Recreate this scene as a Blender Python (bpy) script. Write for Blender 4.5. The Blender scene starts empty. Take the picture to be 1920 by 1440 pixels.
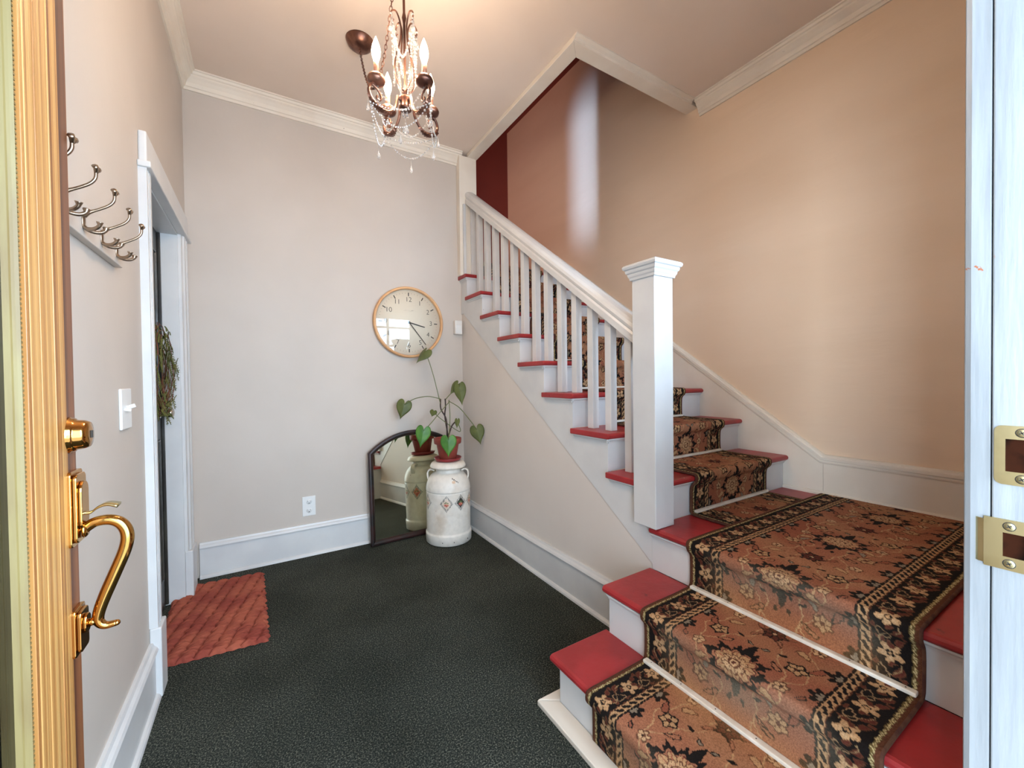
import bpy, bmesh, math, random
import numpy as np
from mathutils import Vector, Matrix
random.seed(7); np.random.seed(7)
scene = bpy.context.scene
COL = scene.collection
PI = math.pi

# ------------------------------------------------------------------ camera
cam_d = bpy.data.cameras.new('camera'); cam = bpy.data.objects.new('camera', cam_d); COL.objects.link(cam)
cam.matrix_world = Matrix(((0.852744, 0.018168, -0.522013, 0.0), (-0.522183, 0.006042, -0.852812, 0.0),
                           (-0.01234, 0.999817, 0.014639, 1.209), (0, 0, 0, 1)))
cam_d.sensor_width = 36; cam_d.sensor_fit = 'HORIZONTAL'; cam_d.lens = 14.292; cam_d.clip_start = 0.02
scene.camera = cam

# ------------------------------------------------------------------ light and exposure
wd = bpy.data.worlds.new('world'); scene.world = wd; wd.use_nodes = True
wd.node_tree.nodes['Background'].inputs[0].default_value = (0.80, 0.90, 1.0, 1)
wd.node_tree.nodes['Background'].inputs[1].default_value = 2.2
def area(name, loc, aim, sx, sy, power, col, spread=180):
    l = bpy.data.lights.new(name, 'AREA'); l.shape = 'RECTANGLE'; l.size = sx; l.size_y = sy
    l.energy = power; l.color = col; l.spread = math.radians(spread)
    o = bpy.data.objects.new(name, l); COL.objects.link(o); o.location = loc
    o.rotation_euler = (Vector(aim) - Vector(loc)).to_track_quat('-Z', 'Y').to_euler(); return o
# daylight entering by the open entrance, by the window over the landing, and by the upstairs window
area('daylight_entrance', (0.28, -2.6, 1.7), (0.5, 3.0, 1.2), 5.0, 3.6, 270, (0.68, 0.84, 1.0))
area('daylight_entrance_right', (3.4, -2.4, 1.5), (-0.38, 2.0, 1.1), 2.4, 2.6, 160, (0.62, 0.80, 1.0))
area('daylight_entrance_side', (-4.0, -1.35, 1.6), (2.5, 0.75, 1.3), 1.8, 2.6, 560, (0.68, 0.85, 1.0))
area('daylight_window', (1.62, -0.8, 2.1), (1.62, 3.0, 2.1), 1.9, 1.6, 230, (0.60, 0.79, 1.0))
area('daylight_upstairs', (0.62, 3.76, 3.15), (2.57, 2.86, 3.15), 0.05, 1.25, 1.25, (0.40, 0.62, 1.0), 16)
area('warm_fill_upstairs', (0.30, 3.72, 3.1), (2.57, 3.2, 2.7), 0.6, 1.2, 9, (1.0, 0.46, 0.28))  # added unseen fill light that brightens and reddens the stairwell wall
def point(name, loc, power, col, rad):
    l = bpy.data.lights.new(name, 'POINT'); l.energy = power; l.color = col; l.shadow_soft_size = rad
    o = bpy.data.objects.new(name, l); COL.objects.link(o); o.location = loc; return o
scene.view_settings.view_transform = 'Standard'; scene.view_settings.look = 'None'
scene.view_settings.exposure = 0.20; scene.view_settings.gamma = 1.0; scene.view_settings.use_curve_mapping = False

# ------------------------------------------------------------------ measures
XL, YB, XS, XT, H = -0.386, 3.136, 1.428, 2.574, 3.075
YF = 0.15                      # inner face of the entrance wall
R, G = 0.187, 0.2618           # riser, going
Y1, XN = 1.1528, 1.4035        # first upper nosing, outer nosing line
ZL = 3 * R                     # quarter landing
YW = 4.25                      # far wall of the stairwell
T = 0.028

# ------------------------------------------------------------------ materials
def lin(c):
    return tuple((x / 255 / 12.92 if x / 255 <= 0.04045 else ((x / 255 + 0.055) / 1.055) ** 2.4) for x in c)
def mat(name, col, rough=0.5, metal=0.0, col2=None, scale=8.0, bump=0.0, bscale=60.0, spec=0.5, stretch=(1, 1, 1), lo=0.4, hi=0.6, detail=4, coat=0.0, bdist=0.004):
    m = bpy.data.materials.new(name); m.use_nodes = True; nt = m.node_tree; b = nt.nodes['Principled BSDF']
    b.inputs['Base Color'].default_value = (*lin(col), 1); b.inputs['Roughness'].default_value = rough
    b.inputs['Metallic'].default_value = metal; b.inputs['Specular IOR Level'].default_value = spec
    b.inputs['Coat Weight'].default_value = coat
    tc = nt.nodes.new('ShaderNodeTexCoord'); mp = nt.nodes.new('ShaderNodeMapping'); mp.inputs['Scale'].default_value = stretch
    nt.links.new(tc.outputs['Object'], mp.inputs['Vector'])
    if col2:
        n = nt.nodes.new('ShaderNodeTexNoise'); n.inputs['Scale'].default_value = scale; n.inputs['Detail'].default_value = detail
        r = nt.nodes.new('ShaderNodeValToRGB'); r.color_ramp.elements[0].position = lo; r.color_ramp.elements[1].position = hi
        r.color_ramp.elements[0].color = (*lin(col), 1); r.color_ramp.elements[1].color = (*lin(col2), 1)
        nt.links.new(mp.outputs[0], n.inputs['Vector']); nt.links.new(n.outputs['Fac'], r.inputs[0]); nt.links.new(r.outputs[0], b.inputs['Base Color'])
    if bump:
        n2 = nt.nodes.new('ShaderNodeTexNoise'); n2.inputs['Scale'].default_value = bscale; n2.inputs['Detail'].default_value = 5
        bp = nt.nodes.new('ShaderNodeBump'); bp.inputs['Strength'].default_value = bump; bp.inputs['Distance'].default_value = bdist
        nt.links.new(mp.outputs[0], n2.inputs['Vector']); nt.links.new(n2.outputs['Fac'], bp.inputs['Height']); nt.links.new(bp.outputs[0], b.inputs['Normal'])
    return m
M = {}
M['wall_stairs'] = mat('wall_paint_lit', (219, 211, 203), 0.5, col2=(214, 205, 197), scale=1.6, bump=0.12, bscale=35, spec=0.3)  # pale wall paint lightened to stand in for light missing below the stairs
M['wall'] = mat('wall_paint_pale', (200, 190, 180), 0.55, col2=(195, 185, 175), scale=1.6, bump=0.12, bscale=35, spec=0.3)
M['tan'] = mat('wall_paint_tan', (234, 209, 183), 0.42, col2=(229, 203, 176), scale=1.3, bump=0.35, bscale=9, spec=0.4, stretch=(1, 0.5, 2.2), bdist=0.006)
M['red_wall'] = mat('wall_paint_red', (128, 52, 42), 0.5, col2=(120, 46, 38), scale=2, bump=0.1, bscale=30)
M['ceil'] = mat('ceiling_paint', (228, 212, 198), 0.7, col2=(223, 206, 191), scale=1.4, bump=0.12, bscale=25, spec=0.2)
M['trim'] = mat('trim_paint_white', (212, 212, 211), 0.36, col2=(205, 205, 205), scale=5, bump=0.08, bscale=30)
M['trim_cream'] = mat('trim_paint_cream', (229, 220, 206), 0.35, col2=(222, 211, 196), scale=4, bump=0.1, bscale=30)
M['jamb'] = mat('jamb_paint', (150, 154, 158), 0.38, col2=(138, 142, 146), scale=9, bump=0.3, bscale=20, stretch=(3, 3, 0.3))
M['tread'] = mat('tread_paint_red', (163, 43, 46), 0.38, col2=(146, 36, 38), scale=7, bump=0.25, bscale=40)
M['strip'] = mat('strip_paint', (238, 231, 219), 0.45, col2=(224, 215, 200), scale=20)
M['dark_door'] = mat('dark_door_paint', (38, 34, 30), 0.35, col2=(58, 56, 48), scale=14, bump=0.5, bscale=40, stretch=(1, 1, 0.3))
M['brass'] = mat('brass', (214, 166, 92), 0.11, 1.0, col2=(196, 142, 78), scale=6, spec=0.5)
M['pale_brass'] = mat('pale_brass', (214, 204, 160), 0.28, 1.0, col2=(190, 178, 132), scale=12)
M['nickel'] = mat('brushed_nickel', (164, 144, 124), 0.28, 1.0)
M['chrome'] = mat('chrome', (205, 200, 196), 0.12, 1.0)
M['screw'] = mat('screw_metal', (150, 140, 110), 0.35, 0.9)
M['hole'] = mat('recess_dark', (22, 15, 12), 0.9, col2=(50, 26, 17), scale=30, spec=0.0)
M['plastic'] = mat('white_plastic', (226, 226, 224), 0.35)
M['slot'] = mat('slot_dark', (30, 30, 30), 0.6)
M['beech'] = mat('beech_wood', (226, 178, 128), 0.4, col2=(208, 156, 108), scale=6, stretch=(1, 1, 1))
M['dial'] = mat('clock_dial', (226, 215, 198), 0.6)
M['ink'] = mat('dial_print', (52, 46, 42), 0.6)
M['frame_black'] = mat('mirror_frame_black', (24, 18, 18), 0.35, col2=(48, 24, 22), scale=12, bump=0.2, bscale=50)
M['terracotta'] = mat('terracotta', (158, 72, 58), 0.6, col2=(140, 58, 48), scale=9, bump=0.15)
M['saucer'] = mat('saucer_red', (140, 44, 46), 0.35)
M['soil'] = mat('soil', (52, 36, 28), 0.9, col2=(86, 62, 46), scale=60, bump=0.8, bscale=70)
M['bark'] = mat('dark_stem', (66, 46, 38), 0.6, col2=(44, 32, 28), scale=40)
M['stem'] = mat('green_stem', (96, 104, 56), 0.5)
M['leaf_dark'] = mat('leaf_dark', (72, 80, 32), 0.5, col2=(86, 94, 42), scale=14, bump=0.2, bscale=30)
M['leaf_bright'] = mat('leaf_bright', (54, 104, 34), 0.42, col2=(78, 128, 46), scale=12, bump=0.2, bscale=30)
M['bronze'] = mat('antique_bronze', (150, 108, 90), 0.32, 0.8, col2=(96, 64, 54), scale=14, stretch=(1, 1, 0.4))
M['candle'] = mat('candle_sleeve', (176, 126, 100), 0.4, 0.3)
M['rope'] = mat('coir_rope', (160, 82, 60), 0.9, col2=(138, 60, 46), scale=7, bump=0.6, bscale=150, stretch=(1, 1, 1), bdist=0.002)
M['wreath'] = mat('wreath_green', (110, 106, 48), 0.7, col2=(86, 92, 44), scale=30)
M['wreath_twig'] = mat('wreath_twig', (112, 66, 44), 0.7)
M['sensor'] = mat('sensor_plastic', (224, 220, 214), 0.4)
M['can_metal'] = None

def chips(m, col, scale, th, rng_=0.015):
    nt = m.node_tree; b = nt.nodes['Principled BSDF']; src = b.inputs['Base Color'].links[0].from_socket
    tc = nt.nodes.new('ShaderNodeTexCoord'); n = nt.nodes.new('ShaderNodeTexNoise'); n.inputs['Scale'].default_value = scale; n.inputs['Detail'].default_value = 6; n.inputs['Roughness'].default_value = 0.65
    r = nt.nodes.new('ShaderNodeMapRange'); r.inputs[1].default_value = th; r.inputs[2].default_value = th + rng_; mx = nt.nodes.new('ShaderNodeMix'); mx.data_type = 'RGBA'; mx.inputs[7].default_value = (*lin(col), 1)
    nt.links.new(tc.outputs['Object'], n.inputs['Vector']); nt.links.new(n.outputs['Fac'], r.inputs[0]); nt.links.new(r.outputs[0], mx.inputs[0]); nt.links.new(src, mx.inputs[6]); nt.links.new(mx.outputs[2], b.inputs['Base Color'])
chips(M['tread'], (206, 168, 136), 26, 0.715); chips(M['tread'], (96, 22, 24), 12, 0.66, 0.08)
chips(M['jamb'], (158, 92, 58), 16, 0.715); chips(M['trim'], (170, 160, 146), 22, 0.735); chips(M['trim_cream'], (120, 92, 74), 20, 0.725)
# carpet floor
m = bpy.data.materials.new('carpet_charcoal'); m.use_nodes = True; nt = m.node_tree; b = nt.nodes['Principled BSDF']; b.inputs['Roughness'].default_value = 1.0; b.inputs['Specular IOR Level'].default_value = 0.1
tc = nt.nodes.new('ShaderNodeTexCoord')
n1 = nt.nodes.new('ShaderNodeTexNoise'); n1.inputs['Scale'].default_value = 190; n1.inputs['Detail'].default_value = 4; n1.inputs['Roughness'].default_value = 0.75
r1 = nt.nodes.new('ShaderNodeValToRGB'); r1.color_ramp.elements[0].position = 0.40; r1.color_ramp.elements[0].color = (*lin((30, 33, 31)), 1)
r1.color_ramp.elements[1].position = 0.66; r1.color_ramp.elements[1].color = (*lin((140, 140, 126)), 1)
e = r1.color_ramp.elements.new(0.53); e.color = (*lin((58, 61, 56)), 1)
n2 = nt.nodes.new('ShaderNodeTexNoise'); n2.inputs['Scale'].default_value = 2.2; n2.inputs['Detail'].default_value = 3
r2 = nt.nodes.new('ShaderNodeValToRGB'); r2.color_ramp.elements[0].position = 0.38; r2.color_ramp.elements[0].color = (0.72, 0.73, 0.70, 1); r2.color_ramp.elements[1].position = 0.62; r2.color_ramp.elements[1].color = (1.05, 1.06, 1.04, 1)
mx = nt.nodes.new('ShaderNodeMix'); mx.data_type = 'RGBA'; mx.blend_type = 'MULTIPLY'; mx.inputs[0].default_value = 1
nt.links.new(tc.outputs['Object'], n1.inputs['Vector']); nt.links.new(tc.outputs['Object'], n2.inputs['Vector'])
nt.links.new(n1.outputs['Fac'], r1.inputs[0]); nt.links.new(n2.outputs['Fac'], r2.inputs[0]); nt.links.new(r1.outputs[0], mx.inputs[6]); nt.links.new(r2.outputs[0], mx.inputs[7]); nt.links.new(mx.outputs[2], b.inputs['Base Color'])
bp = nt.nodes.new('ShaderNodeBump'); bp.inputs['Strength'].default_value = 0.9; bp.inputs['Distance'].default_value = 0.004
nt.links.new(n1.outputs['Fac'], bp.inputs['Height']); nt.links.new(bp.outputs[0], b.inputs['Normal'])
M['carpet'] = m

def attr_mat(name, rough, amount, nscale, bump=0.4, extra=None):
    m = bpy.data.materials.new(name); m.use_nodes = True; nt = m.node_tree; b = nt.nodes['Principled BSDF']; b.inputs['Roughness'].default_value = rough
    b.inputs['Specular IOR Level'].default_value = 0.15 if rough > 0.8 else 0.5
    a = nt.nodes.new('ShaderNodeAttribute'); a.attribute_name = 'pattern'
    tc = nt.nodes.new('ShaderNodeTexCoord'); n = nt.nodes.new('ShaderNodeTexNoise'); n.inputs['Scale'].default_value = nscale; n.inputs['Detail'].default_value = 3
    r = nt.nodes.new('ShaderNodeMapRange'); r.inputs[1].default_value = 0.3; r.inputs[2].default_value = 0.7; r.inputs[3].default_value = 1 - amount; r.inputs[4].default_value = 1 + amount * 0.5
    mx = nt.nodes.new('ShaderNodeVectorMath'); mx.operation = 'SCALE'
    nt.links.new(tc.outputs['Object'], n.inputs['Vector']); nt.links.new(n.outputs['Fac'], r.inputs[0]); nt.links.new(a.outputs['Color'], mx.inputs[0]); nt.links.new(r.outputs[0], mx.inputs['Scale'])
    last = mx.outputs[0]
    if extra:   # chipped paint and rust specks
        n3 = nt.nodes.new('ShaderNodeTexNoise'); n3.inputs['Scale'].default_value = extra; n3.inputs['Detail'].default_value = 8; n3.inputs['Roughness'].default_value = 0.7
        r3 = nt.nodes.new('ShaderNodeValToRGB'); r3.color_ramp.elements[0].position = 0.69; r3.color_ramp.elements[0].color = (0, 0, 0, 1); r3.color_ramp.elements[1].position = 0.71; r3.color_ramp.elements[1].color = (1, 1, 1, 1)
        n4 = nt.nodes.new('ShaderNodeTexNoise'); n4.inputs['Scale'].default_value = 7; n4.inputs['Detail'].default_value = 5
        r4 = nt.nodes.new('ShaderNodeValToRGB'); r4.color_ramp.elements[0].position = 0.5; r4.color_ramp.elements[0].color = (1, 1, 1, 1); r4.color_ramp.elements[1].position = 0.75; r4.color_ramp.elements[1].color = (0.82, 0.74, 0.66, 1)
        nt.links.new(tc.outputs['Object'], n3.inputs['Vector']); nt.links.new(n3.outputs['Fac'], r3.inputs[0]); nt.links.new(tc.outputs['Object'], n4.inputs['Vector']); nt.links.new(n4.outputs['Fac'], r4.inputs[0])
        mm = nt.nodes.new('ShaderNodeMix'); mm.data_type = 'RGBA'; mm.blend_type = 'MULTIPLY'; mm.inputs[0].default_value = 1; nt.links.new(last, mm.inputs[6]); nt.links.new(r4.outputs[0], mm.inputs[7])
        m2 = nt.nodes.new('ShaderNodeMix'); m2.data_type = 'RGBA'; nt.links.new(r3.outputs[0], m2.inputs[0]); nt.links.new(mm.outputs[2], m2.inputs[6]); m2.inputs[7].default_value = (*lin((92, 56, 38)), 1)
        last = m2.outputs[2]
    nt.links.new(last, b.inputs['Base Color'])
    bp = nt.nodes.new('ShaderNodeBump'); bp.inputs['Strength'].default_value = bump; bp.inputs['Distance'].default_value = 0.002
    nt.links.new(n.outputs['Fac'], bp.inputs['Height']); nt.links.new(bp.outputs[0], b.inputs['Normal'])
    return m
M['runner'] = attr_mat('runner_pile', 1.0, 0.35, 260, 0.8)
M['can'] = attr_mat('can_enamel', 0.42, 0.08, 30, 0.3, extra=28)
M['binding'] = mat('runner_binding', (92, 58, 38), 0.9, col2=(72, 36, 26), scale=30, bump=0.5, bscale=160)

# fir wood of the entrance door, long vertical grain
def wood(name, c1, c2, c3, ys):
    m = bpy.data.materials.new(name); m.use_nodes = True; nt = m.node_tree; b = nt.nodes['Principled BSDF']; b.inputs['Roughness'].default_value = 0.4
    tc = nt.nodes.new('ShaderNodeTexCoord'); mp = nt.nodes.new('ShaderNodeMapping'); mp.inputs['Scale'].default_value = (8, ys, 0.35)
    n = nt.nodes.new('ShaderNodeTexNoise'); n.inputs['Scale'].default_value = 1; n.inputs['Detail'].default_value = 6; n.inputs['Distortion'].default_value = 0.15
    r = nt.nodes.new('ShaderNodeValToRGB'); r.color_ramp.elements[0].position = 0.33; r.color_ramp.elements[0].color = (*lin(c3), 1)
    r.color_ramp.elements[1].position = 0.62; r.color_ramp.elements[1].color = (*lin(c1), 1); e = r.color_ramp.elements.new(0.45); e.color = (*lin(c2), 1)
    nt.links.new(tc.outputs['Object'], mp.inputs[0]); nt.links.new(mp.outputs[0], n.inputs['Vector']); nt.links.new(n.outputs['Fac'], r.inputs[0]); nt.links.new(r.outputs[0], b.inputs['Base Color'])
    bp = nt.nodes.new('ShaderNodeBump'); bp.inputs['Strength'].default_value = 0.5; bp.inputs['Distance'].default_value = 0.003; nt.links.new(n.outputs['Fac'], bp.inputs['Height']); nt.links.new(bp.outputs[0], b.inputs['Normal'])
    return m
M['fir'] = wood('fir_wood', (206, 160, 96), (180, 126, 68), (118, 66, 34), 120)
M['fir_dark'] = wood('fir_weathered', (150, 98, 62), (118, 72, 46), (82, 50, 36), 40)
M['bead'] = mat('glazing_seal', (134, 118, 72), 0.5, col2=(120, 100, 60), scale=12, stretch=(4, 4, 0.4))
M['bead_pale'] = mat('glazing_lip', (140, 136, 108), 0.5)

def mirror_mat():
    m = mat('mirror_silver', (226, 226, 206), 0.02, 1.0); return m
M['mirror'] = mirror_mat()
def glass_mat(name, tint=(1, 1, 1), ior=1.5, rough=0.0):
    m = bpy.data.materials.new(name); m.use_nodes = True; nt = m.node_tree; nt.nodes.remove(nt.nodes['Principled BSDF'])
    out = nt.nodes['Material Output']; t = nt.nodes.new('ShaderNodeBsdfTransparent'); t.inputs[0].default_value = (*tint, 1)
    g = nt.nodes.new('ShaderNodeBsdfGlossy'); g.inputs['Roughness'].default_value = rough; f = nt.nodes.new('ShaderNodeFresnel'); f.inputs[0].default_value = ior
    mx = nt.nodes.new('ShaderNodeMixShader'); nt.links.new(f.outputs[0], mx.inputs[0]); nt.links.new(t.outputs[0], mx.inputs[1]); nt.links.new(g.outputs[0], mx.inputs[2]); nt.links.new(mx.outputs[0], out.inputs[0])
    return m
M['glass'] = glass_mat('pane_glass', (0.95, 0.96, 0.97), 1.7)
M['clock_glass'] = glass_mat('clock_glass', (0.99, 0.99, 0.98), 1.28)
def crystal():
    m = bpy.data.materials.new('crystal'); m.use_nodes = True; b = m.node_tree.nodes['Principled BSDF']
    b.inputs['Base Color'].default_value = (1, 0.97, 0.93, 1); b.inputs['Roughness'].default_value = 0.05; b.inputs['Transmission Weight'].default_value = 0.85; b.inputs['IOR'].default_value = 1.5; return m
M['crystal'] = crystal(); M['wire'] = mat('wire_metal', (120, 92, 76), 0.4, 0.8)
def emis(name, col, s):
    m = bpy.data.materials.new(name); m.use_nodes = True; b = m.node_tree.nodes['Principled BSDF']
    b.inputs['Base Color'].default_value = (1, 0.95, 0.85, 1); b.inputs['Emission Color'].default_value = (*col, 1); b.inputs['Emission Strength'].default_value = s; return m
M['bulb'] = emis('bulb_lit', (1.0, 0.83, 0.55), 26)

# ------------------------------------------------------------------ mesh helpers
class MB:
    def __init__(s): s.v = []; s.f = []; s.sm = []
    def add(s, vs, fs, smooth=False):
        o = len(s.v); s.v += [tuple(float(c) for c in v) for v in vs]; s.f += [tuple(i + o for i in f) for f in fs]; s.sm += [smooth] * len(fs); return s
    def box(s, x0, x1, y0, y1, z0, z1, M_=None):
        vs = [Vector((x, y, z)) for z in (z0, z1) for y in (y0, y1) for x in (x0, x1)]
        if M_ is not None: vs = [M_ @ v for v in vs]
        return s.add(vs, [(0, 2, 3, 1), (4, 5, 7, 6), (0, 1, 5, 4), (2, 6, 7, 3), (0, 4, 6, 2), (1, 3, 7, 5)])
    def prism(s, poly, axis, a0, a1):
        """poly: 2-D points (other two axes in x,y,z order), pushed along axis"""
        n = len(poly); vs = []
        for a in (a0, a1):
            for p, q in poly: vs.append({'x': (a, p, q), 'y': (p, a, q), 'z': (p, q, a)}[axis])
        ar = sum(poly[i][0] * poly[(i + 1) % n][1] - poly[(i + 1) % n][0] * poly[i][1] for i in range(n))
        flip = (ar > 0) ^ (axis == 'y') ^ (a1 < a0)
        fs = [tuple(range(n)), tuple(range(2 * n - 1, n - 1, -1))] + [(i, i + n, (i + 1) % n + n, (i + 1) % n) for i in range(n)]
        if not flip: fs = [tuple(reversed(f)) for f in fs]
        else: fs = [tuple(reversed(f)) for f in fs]
        # outward check is left to recalc
        s.rec = True
        return s.add(vs, fs)
    def sweep(s, path, prof, up=(0, 0, 1), closed=False, smooth=False, caps=True):
        """prof: (side, up) points swept along path"""
        path = [Vector(p) for p in path]; n = len(path); k = len(prof); up = Vector(up); vs = []
        for i, p in enumerate(path):
            a = path[i - 1] if (i > 0 or closed) else None; b_ = path[(i + 1) % n] if (i < n - 1 or closed) else None
            d1 = (p - a).normalized() if a is not None else None; d2 = (b_ - p).normalized() if b_ is not None else None
            d = ((d1 or d2) + (d2 or d1)).normalized(); side = d.cross(up)
            side = side.normalized() if side.length > 1e-6 else Vector((1, 0, 0)); u = side.cross(d).normalized()
            sc = 1.0
            if d1 is not None and d2 is not None: sc = 1 / max(0.35, d1.dot(d))
            su = side if abs((d1 or d).cross(d2 or d).dot(up)) >= 0 else side
            turn = (d2 - d1) if (d1 is not None and d2 is not None) else Vector((0, 0, 0))
            ss = sc if abs(turn.dot(side)) > abs(turn.dot(u)) else 1.0; uu = sc if ss == 1.0 else 1.0
            for q in prof: vs.append(p + side * q[0] * ss + u * q[1] * uu)
        fs = []
        for i in range(n if closed else n - 1):
            for j in range(k):
                fs.append((i * k + j, i * k + (j + 1) % k, ((i + 1) % n) * k + (j + 1) % k, ((i + 1) % n) * k + j))
        if caps and not closed: fs += [tuple(range(k - 1, -1, -1)), tuple((n - 1) * k + j for j in range(k))]
        s.rec = True
        return s.add(vs, fs, smooth)
    def tube(s, path, rad, seg=8, closed=False, smooth=True):
        path = [Vector(p) for p in path]; n = len(path); rads = rad if isinstance(rad, (list, tuple)) else [rad] * n
        vs = []; ref = None
        for i, p in enumerate(path):
            a = path[i - 1] if (i > 0 or closed) else p; b_ = path[(i + 1) % n] if (i < n - 1 or closed) else p
            d = (b_ - a).normalized()
            if ref is None: ref = d.orthogonal().normalized()
            ref = (ref - d * ref.dot(d)); ref = ref.normalized() if ref.length > 1e-6 else d.orthogonal().normalized()
            w = d.cross(ref)
            for j in range(seg):
                t = 2 * PI * j / seg; vs.append(p + (ref * math.cos(t) + w * math.sin(t)) * rads[i])
        fs = []
        for i in range(n if closed else n - 1):
            for j in range(seg): fs.append((i * seg + j, i * seg + (j + 1) % seg, ((i + 1) % n) * seg + (j + 1) % seg, ((i + 1) % n) * seg + j))
        if not closed: fs += [tuple(range(seg - 1, -1, -1)), tuple((n - 1) * seg + j for j in range(seg))]
        return s.add(vs, fs, smooth)
    def lathe(s, prof, seg=32, M_=None, smooth=True, close=True):
        """prof: (radius, height)"""
        n = len(prof); vs = []
        for r_, z in prof:
            for j in range(seg):
                t = 2 * PI * j / seg; v = Vector((r_ * math.cos(t), r_ * math.sin(t), z)); vs.append(M_ @ v if M_ is not None else v)
        fs = [(i * seg + j, i * seg + (j + 1) % seg, (i + 1) * seg + (j + 1) % seg, (i + 1) * seg + j) for i in range(n - 1) for j in range(seg)]
        if close: fs += [tuple(range(seg - 1, -1, -1)), tuple((n - 1) * seg + j for j in range(seg))]
        return s.add(vs, fs, smooth)
    def ball(s, c, r_, seg=10, rings=6, sz=1.0, smooth=True):
        prof = [(max(1e-5, r_ * math.sin(PI * i / rings)), -r_ * sz * math.cos(PI * i / rings)) for i in range(rings + 1)]
        return s.lathe(prof, seg, Matrix.Translation(c), smooth)
    def build(s, name, m, parent=None, bevel=0.0, seg=2):
        me = bpy.data.meshes.new(name); me.from_pydata(s.v, [], s.f)
        me.polygons.foreach_set('use_smooth', s.sm)
        if getattr(s, 'rec', False) or bevel:
            b_ = bmesh.new(); b_.from_mesh(me); bmesh.ops.recalc_face_normals(b_, faces=b_.faces)
            b_.to_mesh(me); b_.free()
        me.materials.append(M[m] if isinstance(m, str) else m); me.update()
        o = bpy.data.objects.new(name, me); COL.objects.link(o)
        if parent: o.parent = parent
        if bevel:
            md = o.modifiers.new('bevel', 'BEVEL'); md.width = bevel; md.segments = seg; md.limit_method = 'ANGLE'; md.angle_limit = math.radians(40)
        return o
def tag(o, label, cat, group=None, kind=None):
    o['label'] = label
    if cat: o['category'] = cat
    if group: o['group'] = group
    if kind: o['kind'] = kind
    return o
def thing(name, label, cat, loc=(0, 0, 0), group=None, kind=None):
    o = bpy.data.objects.new(name, None); COL.objects.link(o); o.location = loc; o.empty_display_size = 0.05
    return tag(o, label, cat, group, kind)
def rel(o, root):   # geometry is written in world space: keep it there while parented
    o.matrix_parent_inverse = root.matrix_world.inverted() if root.parent else Matrix.Translation(root.location).inverted(); return o
def part(mb, name, m, root, bevel=0.0, seg=2, label=None):
    o = mb.build(name, m, None, bevel, seg); o.parent = root
    base = root.location if root.type == 'EMPTY' else Vector((0, 0, 0))
    o.matrix_parent_inverse = Matrix.Translation(base).inverted() if root.type == 'EMPTY' else Matrix.Identity(4)
    if label: o['label'] = label
    return o
def smooth_path(pts, n=6):
    pts = [Vector(p) for p in pts]; out = []
    P = [pts[0] * 2 - pts[1]] + pts + [pts[-1] * 2 - pts[-2]]
    for i in range(1, len(P) - 2):
        for k in range(n):
            t = k / n; a, b_, c, d = P[i - 1], P[i], P[i + 1], P[i + 2]
            out.append(0.5 * ((2 * b_) + (c - a) * t + (2 * a - 5 * b_ + 4 * c - d) * t * t + (3 * b_ - a - 3 * c + d) * t ** 3))
    out.append(pts[-1]); return out
def S(o, label, cat='structure'): return tag(o, label, cat, kind='structure')

# ================================================================== ROOM SHELL
S(MB().box(XL - 0.25, XT + 0.1, -0.1, YB + 0.1, -0.1, 0).build('floor', 'carpet'), 'dark charcoal flecked carpet floor of the entry hall', 'floor')
# left wall: three pieces round the doorway
DY0, DY1, DZ = 2.12, 2.86, 2.022
mb = MB(); mb.prism([(YF - 0.12, 0), (DY0, 0), (DY0, DZ), (DY1, DZ), (DY1, 0), (YB, 0), (YB, H), (YF - 0.12, H)], 'x', XL - 0.12, XL)
S(mb.build('wall_left', 'wall'), 'pale wall on the left with the coat rack and an inner doorway', 'wall')
S(MB().box(XL - 0.12, 1.557, YB, YB + 0.114, 0, 4.17).build('wall_back', 'wall'), 'pale back wall carrying the round clock', 'wall')
k_ = 0.709
zed = lambda y: 0.386 + k_ * (y - 1.17)
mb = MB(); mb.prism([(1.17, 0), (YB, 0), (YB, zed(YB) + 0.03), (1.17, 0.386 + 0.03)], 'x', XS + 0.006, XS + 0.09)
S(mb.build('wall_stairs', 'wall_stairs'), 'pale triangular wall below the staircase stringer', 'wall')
S(MB().box(XT, XT + 0.1, YF - 0.12, YW + 0.1, 0, 4.25).build('wall_right', 'tan'), 'tan plaster wall on the outer side of the stairs', 'wall')
S(MB().box(0.2, XT, YW, YW + 0.1, 1.6, 4.25).build('wall_landing', 'red_wall'), 'dark red wall at the far end of the stairwell', 'wall')
S(MB().box(0.1, 0.2, YB + 0.114, YW + 0.1, 1.6, 4.25).build('wall_landing_side', 'red_wall'), 'dark red wall closing the upper landing on the left', 'wall')
# entrance wall with door opening and landing window
mb = MB(); x0, x1 = -0.372, 0.9
mb.box(XL - 0.12, x0, YF - 0.12, YF, 0, H); mb.box(x0, x1, YF - 0.12, YF, 2.16, H)
WX0, WX1, WZ0, WZ1 = 1.22, 1.95, 1.50, 2.14
mb.box(x1 + 0.02, WX0, YF - 0.12, YF, 0, H); mb.box(WX1, XT, YF - 0.12, YF, 0, H); mb.box(WX0, WX1, YF - 0.12, YF, 0, WZ0); mb.box(WX0, WX1, YF - 0.12, YF, WZ1, H)
S(mb.build('wall_front', 'wall'), 'pale entrance wall behind the open front door', 'wall')
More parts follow.
